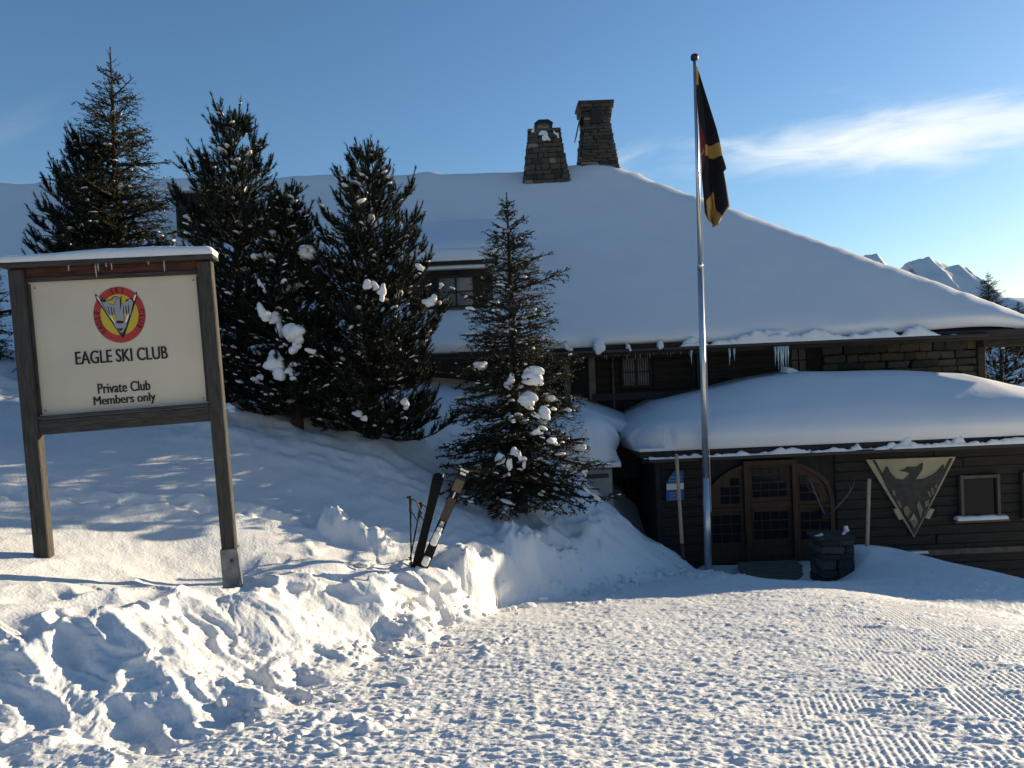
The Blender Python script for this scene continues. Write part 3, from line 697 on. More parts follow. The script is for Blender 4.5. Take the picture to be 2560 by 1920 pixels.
# chimneys
def chimney(cx, cy, zb, zt, wb, wt, dep, rows, cols, name, flare=0.0):
    root = O(link(name, None, club)); root.location = Vector((cx, cy, zb)) - OFF
    H = zt - zb
    def wid(t): return wb + (wt - wb) * t + flare * max(0, t - .72) ** 1.5
    mb = MB()
    for i in range(10):
        t0, t1 = i / 10, (i + 1) / 10; w = wid((t0 + t1) / 2) - .06
        mb.box((0, 0, H * (t0 + t1) / 2), (w / 2, w / 2 * dep, H / 20 + .002))
    mb.build('core', M_mortar, root)
    z = 0; i = 0
    while z < H - .02:
        hh = H / rows * rng.uniform(.75, 1.3); hh = min(hh, H - z); w = wid((z + hh / 2) / H)
        for face in range(3):                       # front, left, right
            L = w if face == 0 else w * dep; p = -L / 2
            while p < L / 2 - .01:
                sw = min(L / cols * rng.uniform(.6, 1.7), L / 2 - p); 
                if L / 2 - p - sw < .08: sw = L / 2 - p
                c = p + sw / 2; out = w / 2 * (dep if face == 0 else 1) - .02 + rng.normal(0, .012)
                if not (flare and face == 0 and abs(c) < .22 and .72 < (z + hh / 2) / H < .92):
                    if face == 0: stone(root, (c, -out, z + hh / 2), (sw * .95, .14, hh * .9))
                    elif face == 1: stone(root, (-out, c, z + hh / 2), (.14, sw * .95, hh * .9))
                    else: stone(root, (out, c, z + hh / 2), (.14, sw * .95, hh * .9))
                p += sw
        z += hh
    return root, wid
c1p = P(1364, 446, 21.6); t1 = P(1368, 338, 21.6)
ch1, wf = chimney(c1p.x, 21.6, c1p.z - .3, t1.z, 1.28, .80, .95, 11, 5.2, 'chimney')
H1 = t1.z - c1p.z + .3
mb = MB(); mb.box((0, 0, H1 + .03), (.47, .44, .045), jitter=.006); mb.build('cap_slab', M_stone[0], ch1)
mb = MB()
for sx in (-1, 1):
    for sy in (-1, 1): mb.box((sx * .21, sy * .2, H1 + .18), (.03, .03, .12))
mb.add([(-.27, -.26, H1 + .28), (.27, -.26, H1 + .28), (.27, .26, H1 + .28), (-.27, .26, H1 + .28), (-.14, -.13, H1 + .42), (.14, -.13, H1 + .42), (.14, .13, H1 + .42), (-.14, .13, H1 + .42)],
       [[3, 2, 1, 0], [4, 5, 6, 7], [0, 1, 5, 4], [1, 2, 6, 5], [2, 3, 7, 6], [3, 0, 4, 7]])
mb.build('metal_hood', M_darkmetal, ch1)
for c, s in (((-.30, -.42, H1 - .02), (.10, .08, .10)), ((.05, -.50, H1 - .22), (.17, .05, .18)), ((.33, -.46, H1 - .13), (.09, .06, .15)), ((-.05, -.47, H1 - .08), (.16, .05, .09))):
    lump(ch1, c, (s[0] * .8, s[1] * .6, s[2] * .8), 'frost_patch', rz=0)
c2p = P(1493, 430, 22.2); t2 = P(1499, 268, 22.2)
ch2, wf2 = chimney(c2p.x, 22.2, c2p.z - .3, t2.z, 1.22, .58, .9, 24, 3.0, 'chimney', flare=2.8)
H2 = t2.z - c2p.z + .3; wt2 = wf2(1.0)
mb = MB(); mb.box((0, 0, H2 + .02), (wt2 / 2 + .03, wt2 / 2 * .9 + .03, .035), jitter=.008); mb.build('cap_slab', M_stone[2], ch2)
mb = MB(); mb.box((-.02, -wt2 * .43 + .02, H2 * .815), (.155, .05, .20)); mb.build('smoke_opening', M_black, ch2)
mb = MB(); mb.box((-wt2 / 2 - .05, -.2, H2 * .70), (.015, .30, .34), rot=Matrix.Rotation(R_(14), 3, 'Y')); mb.build('side_plate', M_framewood, ch2)

# ---- porch
PY = 12.9; FY = 12.45                                  # wall and eave
PX0 = P(1640, 1250, PY).x; PX1 = 13.0
ZF = piste_z(12.6) - .08
def zpb(x):                                            # top of porch snow at the back
    px = [2.0, 2.85, 4.75, 5.75, 7.65, 8.85, 10.0, 12]; pz = [P(1560, 1058, 14.5).z, P(1650, 1002, 14.5).z, P(1890, 946, 14.5).z, P(2020, 926, 14.5).z, P(2260, 924, 14.5).z, P(2410, 934, 14.5).z, P(2560, 962, 14.5).z, P(2560, 962, 14.5).z - .75]
    return np.interp(x, px, pz) - .06
zfe = P(2000, 1112, FY).z                              # underside of the snow at the front eave
PT = .46
def zporch(x, y):
    b = zpb(x) - PT + .03
    t = (y - FY) / (14.5 - FY); t = np.clip(t, 0, 1.2)
    return zfe + (b - zfe) * (1 - (1 - np.clip(t, 0, 1)) ** 1.35)
O(pillow('porch_snow', P(1560, 1060, 14).x, PX1, FY - .05, 16.0, zporch, PT, .48, club, nx=150, ny=70, bulge=.10, seed=12, amp=.035, edges=(1, 1, 1, 0), corner=.6, noise=.7))
O(lump(club, (P(1965, 930, 14.9).x, 14.9, zpb(5.5) + .02), (.32, .25, .15), rz=0))
V = []
for j, y in enumerate((FY, 16.0)):
    for dz in (0, -.09):
        for x in (P(1600, 1130, FY).x, PX1): V.append((x, y, float(zporch(np.array(x), np.array(y))) - .01 + dz))
O(link('porch_roof', mesh_data('porch_roof', np.array(V), [[0, 1, 5, 4], [2, 6, 7, 3], [0, 2, 3, 1], [4, 5, 7, 6], [0, 4, 6, 2], [1, 3, 7, 5]], M_blackwood), club))
xg0 = P(1605, 1135, FY).x
cb('porch_gutter', xg0 + .1, PX1 - .1, FY - .10, FY - .04, zfe - .19, zfe - .13, M_darkmetal)
cb('porch_fascia', xg0, PX1, FY + .02, FY + .06, zfe - .20, zfe - .02, M_darkwood)
snow_strip('porch_gutter_snow', xg0 + .1, PX1 - .2, FY - .07, zfe - .13, lambda xs: np.clip(.045 + .12 * fbm(xs * 2.6, xs * 0, 721, 4, .65), .006, .13), .05, 731)
snow_strip('porch_eave_fringe', xg0 + .02, PX1 - .2, FY - .02, zfe - .12, lambda xs: np.clip(-.02 + .40 * fbm(xs * 2.3, xs * 0, 723, 4, .6), .01, .20), .06, 733)
# front wall: planks around the arched door, corner, side wall
AX0, AX1 = P(1768, 1300, PY).x, P(2086, 1300, PY).x; ACX = (AX0 + AX1) / 2
ZA = P(1920, 1150, PY).z
cb('porch_wall', PX0, PX1, PY + .06, PY + .30, ZF - 1.2, zfe - .02, M_blackwood, bevel=0)
cb('porch_side_wall', PX0, PX0 + .2, PY + .301, 15.99, ZF - .5, zfe - .05, M_blackwood, bevel=0)
z = zfe - .06; i = 0
while z > ZF - .95:
    z1 = z - .168
    if z1 > ZA + .05: cb('plank', PX0 + .1, PX1, PY + .02 + rng.normal(0, .004), PY + .059, z1 + .006, z, M_darkwood, bevel=.012)
    else:
        if z > ZF: cb('plank', PX0 + .1, AX0 - .05, PY + .02 + rng.normal(0, .004), PY + .059, z1 + .006, z, M_darkwood, bevel=.012)
        cb('plank', AX1 + .05, P(2270, 1300, PY).x + .5 * (i % 3), PY + .02 + rng.normal(0, .004), PY + .059, z1 + .006, z, M_darkwood, bevel=.012)
        cb('plank', P(2270, 1300, PY).x + .5 * (i % 3) + .006, PX1, PY + .02 + rng.normal(0, .004), PY + .059, z1 + .006, z, M_darkwood, bevel=.012)
    z = z1; i += 1
cb('base_board', P(2150, 1385, PY).x, PX1, PY - .05, PY + .019, P(2350, 1372, PY).z - .10, P(2350, 1372, PY).z, M_framewood)
cb('corner_board', PX0, PX0 + .1, PY - .01, PY + .059, ZF - .3, zfe - .06, M_blackwood)
# recess to the left of the porch: upright boards
for i, px in enumerate(np.linspace(1535, 1640, 8)):
    x = P(px, 1250, 15.0).x; cb('upright_board', x, x + .105, 15.02 + .02 * (i % 2), 15.06 + .02 * (i % 2), -3.0, P(1600, 1140, 15).z, M_blackwood)
# arched door: three leaves
door = O(link('door', None, club)); door.location = Vector((ACX, PY, ZF)) - OFF
HA = ZA - ZF; WA = (AX1 - AX0) / 2
mb = MB()
def arc(r, n=20, a0=0, a1=math.pi): return [(r * math.cos(a0 + (a1 - a0) * i / n), r * math.sin(a0 + (a1 - a0) * i / n)) for i in range(n + 1)]
spring = HA - WA * .62
def archpt(x): return spring + .62 * math.sqrt(max(WA * WA - x * x, 0))
xsA = np.linspace(-WA, WA, 29)
mb.poly([(-WA, 0)] + [(x, archpt(x)) for x in xsA][0:] + [(WA, 0)], 0.005, 0.05)
mb.build('door_panel', M_doorwood, door)
for sx in (-1, 1):
    MB().box((sx * .42, -.02, HA * .49), (.045, .045, HA * .49), bevel=.01).build('door_post', M_doorwood, door)
MB().box((0, -.02, HA - .04), (.465, .05, .05), bevel=.01).build('lintel', M_doorwood, door)
mb = MB()
pts = [(x, archpt(x)) for x in xsA]; inn = [(x * .93, spring + (archpt(x) - spring) * .90) for x in xsA]
for i in range(len(pts) - 1):
    a, b, c, d = pts[i], pts[i + 1], inn[i + 1], inn[i]
    mb.poly([a, b, c, d], -.03, .02)
for sx in (-1, 1): mb.box((sx * WA * .965, -.005, spring / 2), (WA * .035, .025, spring / 2))
mb.build('arch_trim', M_doorwood, door)
def panes(cx, z0, z1, w, nc, nr, clip=None):
    cw, rh = w / nc, (z1 - z0) / nr
    for i in range(nc):
        for j in range(nr):
            x = cx - w / 2 + cw * (i + .5); zc = z0 + rh * (j + .5)
            if clip and zc + rh / 2 > clip(abs(x) + cw / 2): continue
            MB().box((x, -.004, zc), (cw / 2 - .012, .008, rh / 2 - .012), bevel=.003).build('pane', M_glass, door)
panes(0, HA * .63, HA * .93, .62, 4, 4); panes(0, HA * .22, HA * .50, .62, 4, 3)
inner = lambda x: spring + (archpt(x / .93) - spring) * .88
for sx in (-1, 1):
    panes(sx * .78, HA * .58, HA * .93, .52, 3, 4, inner); panes(sx * .78, HA * .20, HA * .48, .52, 3, 3)
    MB().box((sx * .775, -.008, HA * .53), (.29, .02, .03), bevel=.006).build('rail', M_doorwood, door)
MB().box((0, -.008, HA * .565), (.36, .02, .05), bevel=.006).build('rail', M_doorwood, door)
MB().box((0, -.008, HA * .10), (.36, .02, .07), bevel=.006).build('rail', M_doorwood, door)
mb = MB(); mb.tube([(-.33, -.03, HA * .52), (-.33, -.07, HA * .52), (-.33, -.07, HA * .42), (-.33, -.03, HA * .42)], .012, 6); mb.build('handle', M_darkmetal, door)
# porch window with sill
pw = window(2400, 2486, 1192, 1290, PY + .02, club, M_framewood, (0, 0), fw=.055)
zs = P(2445, 1297, PY).z; xw0, xw1 = P(2378, 1297, PY).x, P(2514, 1290, PY).x
cb('window_sill', xw0, xw1, PY - .12, PY + .019, zs - .04, zs, M_framewood)
O(pillow('sill_snow', xw0 + .04, xw1 - .03, PY - .13, PY + .01, lambda x, y: zs + .001 + 0 * x, .075, .05, club, nx=30, ny=8, seed=21, amp=.02, noise=5, bulge=.01))
xb0 = P(2225, 1390, PY).x
O(pillow('ledge_snow', xb0 - .25, xb0 + .65, PY - .06, PY + .015, lambda x, y: P(2280, 1380, PY).z - .02 + 0 * x, .05, .04, club, nx=24, ny=6, seed=22, bulge=.0))
cb('window_sill', P(2546, 1292, PY).x, P(2546, 1292, PY).x + .8, PY - .12, PY + .019, P(2552, 1292, PY).z - .03, P(2552, 1292, PY).z, M_framewood)
window(2556, 2640, 1184, 1284, PY + .02, club, M_framewood, (0, 0), fw=.055)

# ------------------------------------------------------------------ things by the porch
# triangular carved board
tri = empty('triangular_board', P(2275, 1145, PY), 'cream triangular carved board with dark spread eagle, on the dark wall beside the window', 'sign')
def tp(px, py): v = P(px, py, PY) - P(2275, 1145, PY); return (v.x, v.z)
MB().poly([tp(2163, 1149), tp(2387, 1141), tp(2283, 1342)], -.035, .018).build('board', M_cream2, tri)
def tcrop(pts): return [tp(2000 + x * .25316, 1100 + y * .25316) for x, y in pts]      # outline measured on an enlargement
MB().poly(tcrop([(705, 195), (730, 195), (1115, 870), (1465, 180), (1495, 178), (1118, 940)]), -.045, -.0355).build('border', M_carve, tri)
MB().poly(tcrop([(800, 345), (845, 258), (880, 320), (930, 375), (1010, 390), (1080, 330), (1030, 310), (965, 300), (1025, 285), (1050, 262), (1140, 265), (1195, 225), (1190, 285), (1150, 350), (1115, 390), (1210, 380), (1300, 340), (1350, 300), (1400, 240), (1405, 300),
                 (1360, 420), (1300, 560), (1210, 720), (1160, 800), (1110, 700), (1060, 800), (980, 680), (900, 560), (830, 430)]), -.062, -.0357).build('eagle', M_carve, tri)
for pl in ([(910, 680), (950, 670), (1000, 770), (965, 785)], [(1265, 670), (1310, 680), (1262, 775), (1215, 760)]):
    MB().poly(tcrop(pl), -.06, .015).build('plate', M_cream2, tri)
for pl in ([(1000, 660), (1040, 640), (1070, 700), (1040, 760), (1010, 720)], [(1130, 640), (1150, 580), (1190, 680), (1170, 770)], [(1210, 600), (1255, 580), (1250, 640), (1215, 660)],
           [(1235, 500), (1250, 490), (1275, 550), (1260, 565)], [(1268, 470), (1290, 465), (1300, 520), (1285, 540)], [(1305, 440), (1330, 430), (1335, 460), (1315, 465)],
           [(1070, 800), (1110, 780), (1140, 800), (1110, 870)], [(890, 490), (915, 490), (925, 545), (900, 540)], [(935, 590), (960, 600), (985, 650), (965, 660)]):
    MB().poly(tcrop(pl), -.072, -.0625).build('feather', M_tan, tri)
# blue notice
bs = empty('blue_notice', P(1688, 1215, PY - .04), 'blue notice with a white band on the dark wall behind the wooden marker pole', 'sign')
def bp(px, py): v = P(px, py, PY - .04) - P(1688, 1215, PY - .04); return (v.x, v.z)
MB().poly([bp(1666, 1205), bp(1684, 1178), bp(1708, 1176), bp(1710, 1250), bp(1665, 1253)], -.012, .02).build('board', M_blue, bs)  # slanted upper left corner: edge of a shadow shaped into the board's outline
MB().poly([bp(1666, 1210), bp(1709, 1207), bp(1709, 1222), bp(1666, 1225)], -.015, -.0122).build('band', M_white, bs)
for y in (1192, 1200, 1231, 1238, 1245):
    MB().poly([bp(1674, y + 1), bp(1703, y - 1), bp(1703, y + 1), bp(1674, y + 3)], -.014, -.0122).build('stripe', M_grey, bs)
# marker poles
def pole(px0, py0, px1, py1, d0, d1, label):
    a, b = P(px0, py0, d0), P(px1, py1, d1); e_ = empty('marker_pole', b, label, 'pole', 'wooden marker poles by the porch')
    v = a - b; mb = MB(); mb.tube([-v * .12, v * .3, v * .65, v], [.030, .029, .028, .027], 8); mb.build('shaft', M_palewood, e_, smooth=True)
    mb = MB(); mb.tube([-v * .13, v * .13], .0325, 8); mb.build('tip_band', M_redwood, e_, smooth=True)
pole(1691, 1135, 1707, 1392, 11.9, 11.75, 'tall pale wooden marker pole in front of the blue notice')
pole(2173, 1197, 2166, 1420, 11.3, 11.25, 'short pale wooden marker pole beside the triangular board')
# stone block by the door with pale antlers above
blk = empty('stone_block', P(2076, 1436, 11.1), 'dark squat stone block with scraps of snow, right of the door', 'stone block')
bw = P(2117, 1400, 11.1).x - P(2036, 1400, 11.1).x; bh = P(2076, 1345, 11.1).z - P(2076, 1440, 11.1).z
z = -.25
while z < bh - .02:
    hh = min(rng.uniform(.08, .15), bh - z); x = -bw / 2
    while x < bw / 2 - .01:
        w = min(rng.uniform(.2, .5), bw / 2 - x)
        for yy in (-.18, .06): stone(blk, (x + w / 2, yy, z + hh / 2), (w * .97, .25, hh * .96), int(rng.choice([0, 2, 2])))
        x += w
    z += hh
MB().box((0, -.05, bh + .02), (bw / 2 + .03, .24, .03), bevel=.012, jitter=.004).build('top_slab', M_stone[2], blk)
lump(blk, (-.2, -.15, bh + .06), (.07, .06, .03)); lump(blk, (.19, -.12, bh + .10), (.055, .06, .085))
ant = empty('antlers', P(2066, 1285, PY - .1), 'faint pale pair of curved antlers hanging on the dark wall right of the door', 'antlers')
def an(px, py, dy=0.0): v = P(px, py, PY - .1) - P(2066, 1285, PY - .1); return (v.x, v.y - dy, v.z)
MB().tube([an(2060, 1285), an(2045, 1258, .06), an(2033, 1232, .10), an(2024, 1208, .08), an(2022, 1186, .02)], [.02, .018, .016, .012, .004], 6).build('horn', M_horn, ant, smooth=True)
MB().tube([an(2074, 1285), an(2092, 1262, .06), an(2112, 1236, .10), an(2128, 1212, .08), an(2137, 1184, .02)], [.02, .018, .016, .012, .004], 6).build('horn', M_horn, ant, smooth=True)
MB().tube([an(2035, 1236, .1), an(2024, 1226, .12), an(2014, 1216, .1)], [.012, .009, .003], 6).build('tine', M_horn, ant, smooth=True)
MB().tube([an(2112, 1236, .1), an(2118, 1222, .12), an(2117, 1206, .1)], [.012, .009, .003], 6).build('tine', M_horn, ant, smooth=True)
MB().box((0, .06, .0), (.07, .02, .09), bevel=.01).build('shield', M_darkwood, ant)
# ramp of boards in front of the door
rp = empty('entrance_ramp', P(1920, 1428, 12.1), 'flat greenish brown boards laid on the snow before the arched door', 'ramp')
for i in range(5):
    y = -.5 + .2 * i; sx = .50 + .025 * (4 - i)
    MB().box((.02 + .03 * i + rng.normal(0, .01), y + .1, -.03 + .012 * i), (sx, .095, .02), bevel=.006).build('board', M_mat, rp)
# snow capped box to the left of the porch
sb = empty('storage_box', P(1465, 1205, 12.9), 'pale grey box under a thick cap of snow, between spruce and porch', 'box')
q0, q1 = P(1330, 1170, 12.9), P(1530, 1170, 12.9)
bw = (q1.x - q0.x) / 2; cxb = (q0.x + q1.x) / 2 - P(1465, 1205, 12.9).x; z0 = q1.z - P(1465, 1205, 12.9).z
MB().box((cxb, .6, z0 - .6), (bw, .6, .6), bevel=.02).build('body', mat('box_grey', (0.22, 0.23, 0.24), .6, var=.15), sb)
MB().box((cxb + .2, -.012, z0 - .13), (bw * .62, .01, .035), bevel=.002).build('dark_strip', M_darkmetal, sb)
MB().box((cxb, .6, z0 + .012), (bw + .04, .64, .014)).build('lid', M_darkmetal, sb)
cap = pillow('snow_cap', cxb - bw - .1, cxb + bw + .14, -.14, 1.5, lambda x, y: z0 + .03 + .22 * np.clip(y + .1, 0, 2), .72, .60, sb, nx=40, ny=34, bulge=.12, seed=31, corner=.55)
# dark snow covered lean-to roof behind it
lt = empty('lean_to_roof', P(1530, 1040, 14.4), 'snow covered lean-to roof in deep shade between box and porch', 'roof')
a_ = P(1440, 1000, 14.4) - P(1530, 1040, 14.4); b_ = P(1600, 1000, 14.4) - P(1530, 1040, 14.4)
pillow('snow_layer', a_.x, b_.x, -.2, 1.5, lambda x, y: .05 - .42 * (x - a_.x) + .12 * y, .22, .2, lt, nx=24, ny=14, seed=33)
MB().box((0, .6, -.75), ((b_.x - a_.x) / 2 - .06, .5, .5)).build('wall', M_blackwood, lt)

# ------------------------------------------------------------------ flagpole and flag
FD = 12.2
ft, fb = P(1736, 134, FD), P(1771, 1432, FD)
fp = empty('flagpole', (fb.x, FD, fb.z), 'tall slim silver flagpole standing in front of the porch', 'flagpole')
Hf = ft.z - fb.z; tilt = (ft.x - fb.x)
def fpt(t): return (tilt * t, 0, Hf * t)
tj = (P(1754, 665, FD).z - fb.z) / Hf; ts = (P(1766, 1195, FD).z - fb.z) / Hf
MB().tube([fpt(-.03), fpt(ts)], [.062, .060], 14).build('sleeve', M_alu, fp, smooth=True)
MB().tube([fpt(ts), fpt(tj)], [.052, .046], 14).build('lower_shaft', M_alu, fp, smooth=True)
MB().tube([fpt(tj), fpt(.985)], [.036, .027], 14).build('upper_shaft', M_alu, fp, smooth=True)
MB().tube([fpt(tj - .004), fpt(tj + .006)], [.05, .04], 14).build('joint_collar', M_alu, fp, smooth=True)
MB().tube([fpt(.986), fpt(.989), fpt(.995), fpt(.998)], [.03, .062, .064, .05], 14).build('finial', M_darkmetal, fp, smooth=True)
MB().tube([(.075, -.03, .9), (tilt * .5 + .055, -.03, Hf * .5), (tilt + .04, -.02, Hf * .97)], .004, 5).build('halyard', M_white, fp)
MB().box((.075, -.03, .95), (.012, .012, .06)).build('cleat', M_darkmetal, fp)
# the flag hangs limp: a fan of folds
flag = empty('flag', P(1741, 175, FD), 'black flag with gold bands and red disc hanging limp from the pole', 'flag')
org = P(1741, 175, FD)
hoist = [(168, 1739), (250, 1741), (330, 1744), (450, 1749), (535, 1758), (552, 1766), (568, 1784)]
fly = [(168, 1742), (190, 1749), (250, 1765), (330, 1786), (365, 1793), (400, 1799), (430, 1808), (436, 1801), (470, 1808), (520, 1817), (545, 1801), (568, 1785)]
nr, nc = 130, 44
VF = np.zeros((nr, nc, 3)); PXY = np.zeros((nr, nc, 2))
for i in range(nr):
    y = 168 + 400 * i / (nr - 1)
    h0 = np.interp(y, *zip(*hoist)); f0 = np.interp(y, *zip(*fly))
    for j in range(nc):
        t = j / (nc - 1); px = h0 + (f0 - h0) * t
        tt = i / (nr - 1)
        yy = y
        dep = -.02 - (.10 * math.sin(t * 6.6 + 1.8 * tt) + .05 * math.sin(t * 13 + 4 * tt)) * min(1, tt * 1.6) - .10 * t * tt
        v = P(px, yy, FD) - org; VF[i, j] = (v.x, v.y + dep, v.z); PXY[i, j] = (px, yy)
Ff = grid_faces(nr, nc)
cen = PXY.reshape(-1, 2)[Ff].mean(1); px, py = cen[:, 0], cen[:, 1]
mi = np.zeros(len(Ff), int)
band = (px > 1761 + (py - 365) * .02) & (py > 363 + (px - 1761) * .06) & (py < 391 + (px - 1761) * .22)
mi[band] = 1
low = (py > 478 + np.abs(px - 1785) * 1.2) & (px > 1763 + (py - 500) * .09) & (px < 1787 + (py - 480) * .11)
mi[low] = 1
mi[(py < 215) & (px < 1744 + (py - 190) * .0 + 1)] = 1
red = ((px - 1741) / 20) ** 2 + ((py - 375) / 62) ** 2 < 1
mi[red & ~band] = 2
mi[(np.abs((px - 1741) ** 2 / 200 + (py - 375) ** 2 / 400 - 1) < .25) & (py > 375) & red & ~band] = 1
me = mesh_data('cloth', VF, Ff, [M_flagblack, M_flaggold, M_flagred], True, mi)
cl_ = link('cloth', me, flag); so = cl_.modifiers.new('thick', 'SOLIDIFY'); so.thickness = .004

# ------------------------------------------------------------------ notice board
lb, rb = P(94, 1385, 6.02), P(577, 1480, 6.30)
u = Vector((rb.x - lb.x, rb.y - lb.y, 0)); SPAN = u.length; ang = math.atan2(u.y, u.x)
nb = empty('notice_board', ((lb.x + rb.x) / 2 + .03, (lb.y + rb.y) / 2, lb.z), 'weathered wooden notice board with cream panel and round emblem standing in snow', 'notice board')
nb.rotation_euler = (0, R_(-1.9), ang)
ZT = P(50, 668, 6.02).z - lb.z; zr = rb.z - lb.z
hs = SPAN / 2 * .97; pw_ = .058
for sx, zb in ((-1, -.4), (1, zr - .35)):
    MB().box((sx * hs, 0, (ZT + zb) / 2), (pw_, .055, (ZT - zb) / 2), bevel=.008).build('post', M_oldwood, nb)
MB().box((hs + .002, -.001, zr + .16), (pw_ + .012, .068, .20), bevel=.004).build('post_sleeve', M_galv, nb)
MB().tube([(hs + .02, -.07, zr + .26), (hs + .02, -.08, zr + .26)], .014, 8).build('bolt', M_darkmetal, nb)
zpt, zpb_ = P(75, 698, 6.02).z - lb.z, P(100, 1036, 6.02).z - lb.z
iw = hs - pw_
MB().box((0, .01, (ZT + .006 + zpt + .02) / 2), (iw, .03, (ZT + .006 - zpt - .02) / 2), bevel=.003).build('top_beam', M_redwood, nb)
MB().box((0, -.012, zpt + .012), (iw - .004, .03, .016), bevel=.004).build('top_batten', M_oldwood_h, nb)
MB().box((0, .0, zpb_ - .085), (iw, .04, .062), bevel=.006).build('bottom_rail', M_oldwood_h, nb)
MB().box((0, -.014, zpb_ - .006), (iw - .003, .045, .014), bevel=.004).build('bottom_batten', M_oldwood_h, nb)
MB().box((0, .014, (zpt + zpb_) / 2), (iw - .001, .012, (zpt - zpb_) / 2), bevel=.002).build('panel', M_cream, nb)
for sx in (-1, 1): MB().box((sx * (iw - .012), -.008, (zpt + zpb_) / 2), (.011, .009, (zpt - zpb_) / 2 - .02), bevel=.003).build('side_batten', M_oldwood, nb)
MB().box((0, -.02, ZT + .025), (hs + pw_ + .035, .12, .016), bevel=.006).build('roof_board', M_oldwood_h, nb)
pillow('snow_cap', -hs - pw_ - .03, hs + pw_ + .03, -.135, .10, lambda x, y: ZT + .042 + 0 * x, lambda x, y: .080 + .014 * np.sin(x * 3.0 + 1), .085, nb, M_lump, nx=70, ny=12, bulge=.015, seed=41, amp=.012, noise=5)
for x_, L in ((-.30, .05), (-.08, .06), (.02, .055), (-.10, .11), (.42, .09), (-.02, .03), (.30, .03)):
    MB().tube([(x_, -.12, ZT + .005), (x_, -.12, ZT + .005 - L)], [.008, .002], 6).build('icicle', M_ice, nb, smooth=True)
for sx in (-1, 1):
    for zz in (zpt - .05, zpb_ + .05): MB().tube([(sx * (iw - .05), .003, zz), (sx * (iw - .05), -.004, zz)], .007, 8).build('screw', M_galv, nb)
# lettering and emblem on the panel (front face at y = 0.002)
def text_data(body, size, bold=.012, sx=1.0):
    c = bpy.data.curves.new('lettering', 'FONT'); c.body = body; c.size = size; c.offset = bold * size; c.align_x = 'CENTER'; c.align_y = 'CENTER'; c.extrude = .0012; c.resolution_u = 4
    o = bpy.data.objects.new('tmp', c); COL.objects.link(o); bpy.context.view_layer.update()
    me = bpy.data.meshes.new_from_object(o.evaluated_get(bpy.context.evaluated_depsgraph_get())); bpy.data.objects.remove(o)
    me.transform(Matrix.Scale(sx, 4, (1, 0, 0))); return me
def panel_pt(px, py):
    "panel position from a picture position"
    t = (px - (60 + (py - 700) * .06)) / 435.0
    x = -iw + 2 * iw * (px - np.interp(py, [700, 1036], [76, 100])) / np.interp(py, [700, 1036], [415, 427])
    top, bot_ = np.interp(x, [-iw, iw], [699, 692]), np.interp(x, [-iw, iw], [1037, 1014])
    return x, zpt + (zpb_ - zpt) * (py - top) / (bot_ - top)
def fit_text(body, px0, px1, py, hpx, name='lettering', bold=0.0):
    me = text_data(body, 1.0, bold)
    import bmesh
    bm = bmesh.new(); bm.from_mesh(me); g0 = bm.verts[:] + bm.edges[:] + bm.faces[:]
    for k_ in (1, 2, 3):
        d_ = bmesh.ops.duplicate(bm, geom=g0)['geom']
        for v in d_:
            if isinstance(v, bmesh.types.BMVert): v.co.x += .02 * k_; v.co.z += .0002 * k_
    bm.to_mesh(me); bm.free(); xs = [v.co.x for v in me.vertices]; zs = [v.co.y for v in me.vertices if True]
    x0, z0 = panel_pt(px0, py); x1, z1 = panel_pt(px1, py); hh = hpx / 338 * (zpt - zpb_)
    sx, sy = (x1 - x0) / (max(xs) - min(xs)), hh / (max(zs) - min(zs))
    cx, cy = (max(xs) + min(xs)) / 2, (max(zs) + min(zs)) / 2
    for v in me.vertices: v.co = ((v.co.x - cx) * sx, -.0008 + (-v.co.z), (v.co.y - cy) * sy)
    me.flip_normals() if False else None
    me.materials.clear(); me.materials.append(M_black); me.name = name
    o = link(name, me, nb, ((x0 + x1) / 2, .0, (z0 + z1) / 2)); return o
fit_text('EAGLE SKI CLUB', 187, 415, 888, 33)
fit_text('Private Club', 241, 372, 967, 26)
fit_text('Members only', 231, 386, 1000, 29)
ecx, ecz = panel_pt(295, 787); er = .5 * (panel_pt(360, 787)[0] - panel_pt(229, 787)[0])
em = link('emblem', None, nb, (ecx, 0, ecz), scale=(.955, 1, 1.11))
def disc(r, y, m, name, r2=0, n=64):
    mb = MB()
    if r2: 
        for i in range(n):
            a, b = 2 * math.pi * i / n, 2 * math.pi * (i + 1) / n
            mb.poly([(r * math.cos(a), r * math.sin(a)), (r * math.cos(b), r * math.sin(b)), (r2 * math.cos(b), r2 * math.sin(b)), (r2 * math.cos(a), r2 * math.sin(a))], y, y + .0008)
    else: mb.poly([(r * math.cos(2 * math.pi * i / n), r * math.sin(2 * math.pi * i / n)) for i in range(n)], y, y + .0008)
    return mb.build(name, m, em)
disc(er * 1.02, .0005, M_tan, 'halo', er * .95); disc(er, -.0005, M_red, 'ring', er * .74); disc(er * .745, -.0003, M_yellow, 'field')
def arc_text(body, a_mid, step, flip=False, r=.865):
    n = len(body)
    for i, ch in enumerate(body):
        a = a_mid + (-(i - (n - 1) / 2) if not flip else (i - (n - 1) / 2)) * step
        me = text_data(ch, er * .30, .01, .8)
        o = link('letter', me, em, (er * r * math.cos(a), -.0016, er * r * math.sin(a))); me.materials.clear(); me.materials.append(M_black)
        o.rotation_euler = (math.pi / 2, 0, 0)
        o.rotation_euler = (Matrix.Rotation(-(a - math.pi / 2) if not flip else -(a + math.pi / 2), 3, 'Y') @ Matrix.Rotation(math.pi / 2, 3, 'X')).to_euler()
arc_text('SKI', R_(91), R_(14)); arc_text('EAGLE', R_(197), R_(12.0)); arc_text('CLUB', R_(-13), R_(12.5))
def ec(pts): return [((x - 1024) / 222 * er, -(y - 715) / 222 * er) for x, y in pts]       # outlines measured on an enlargement
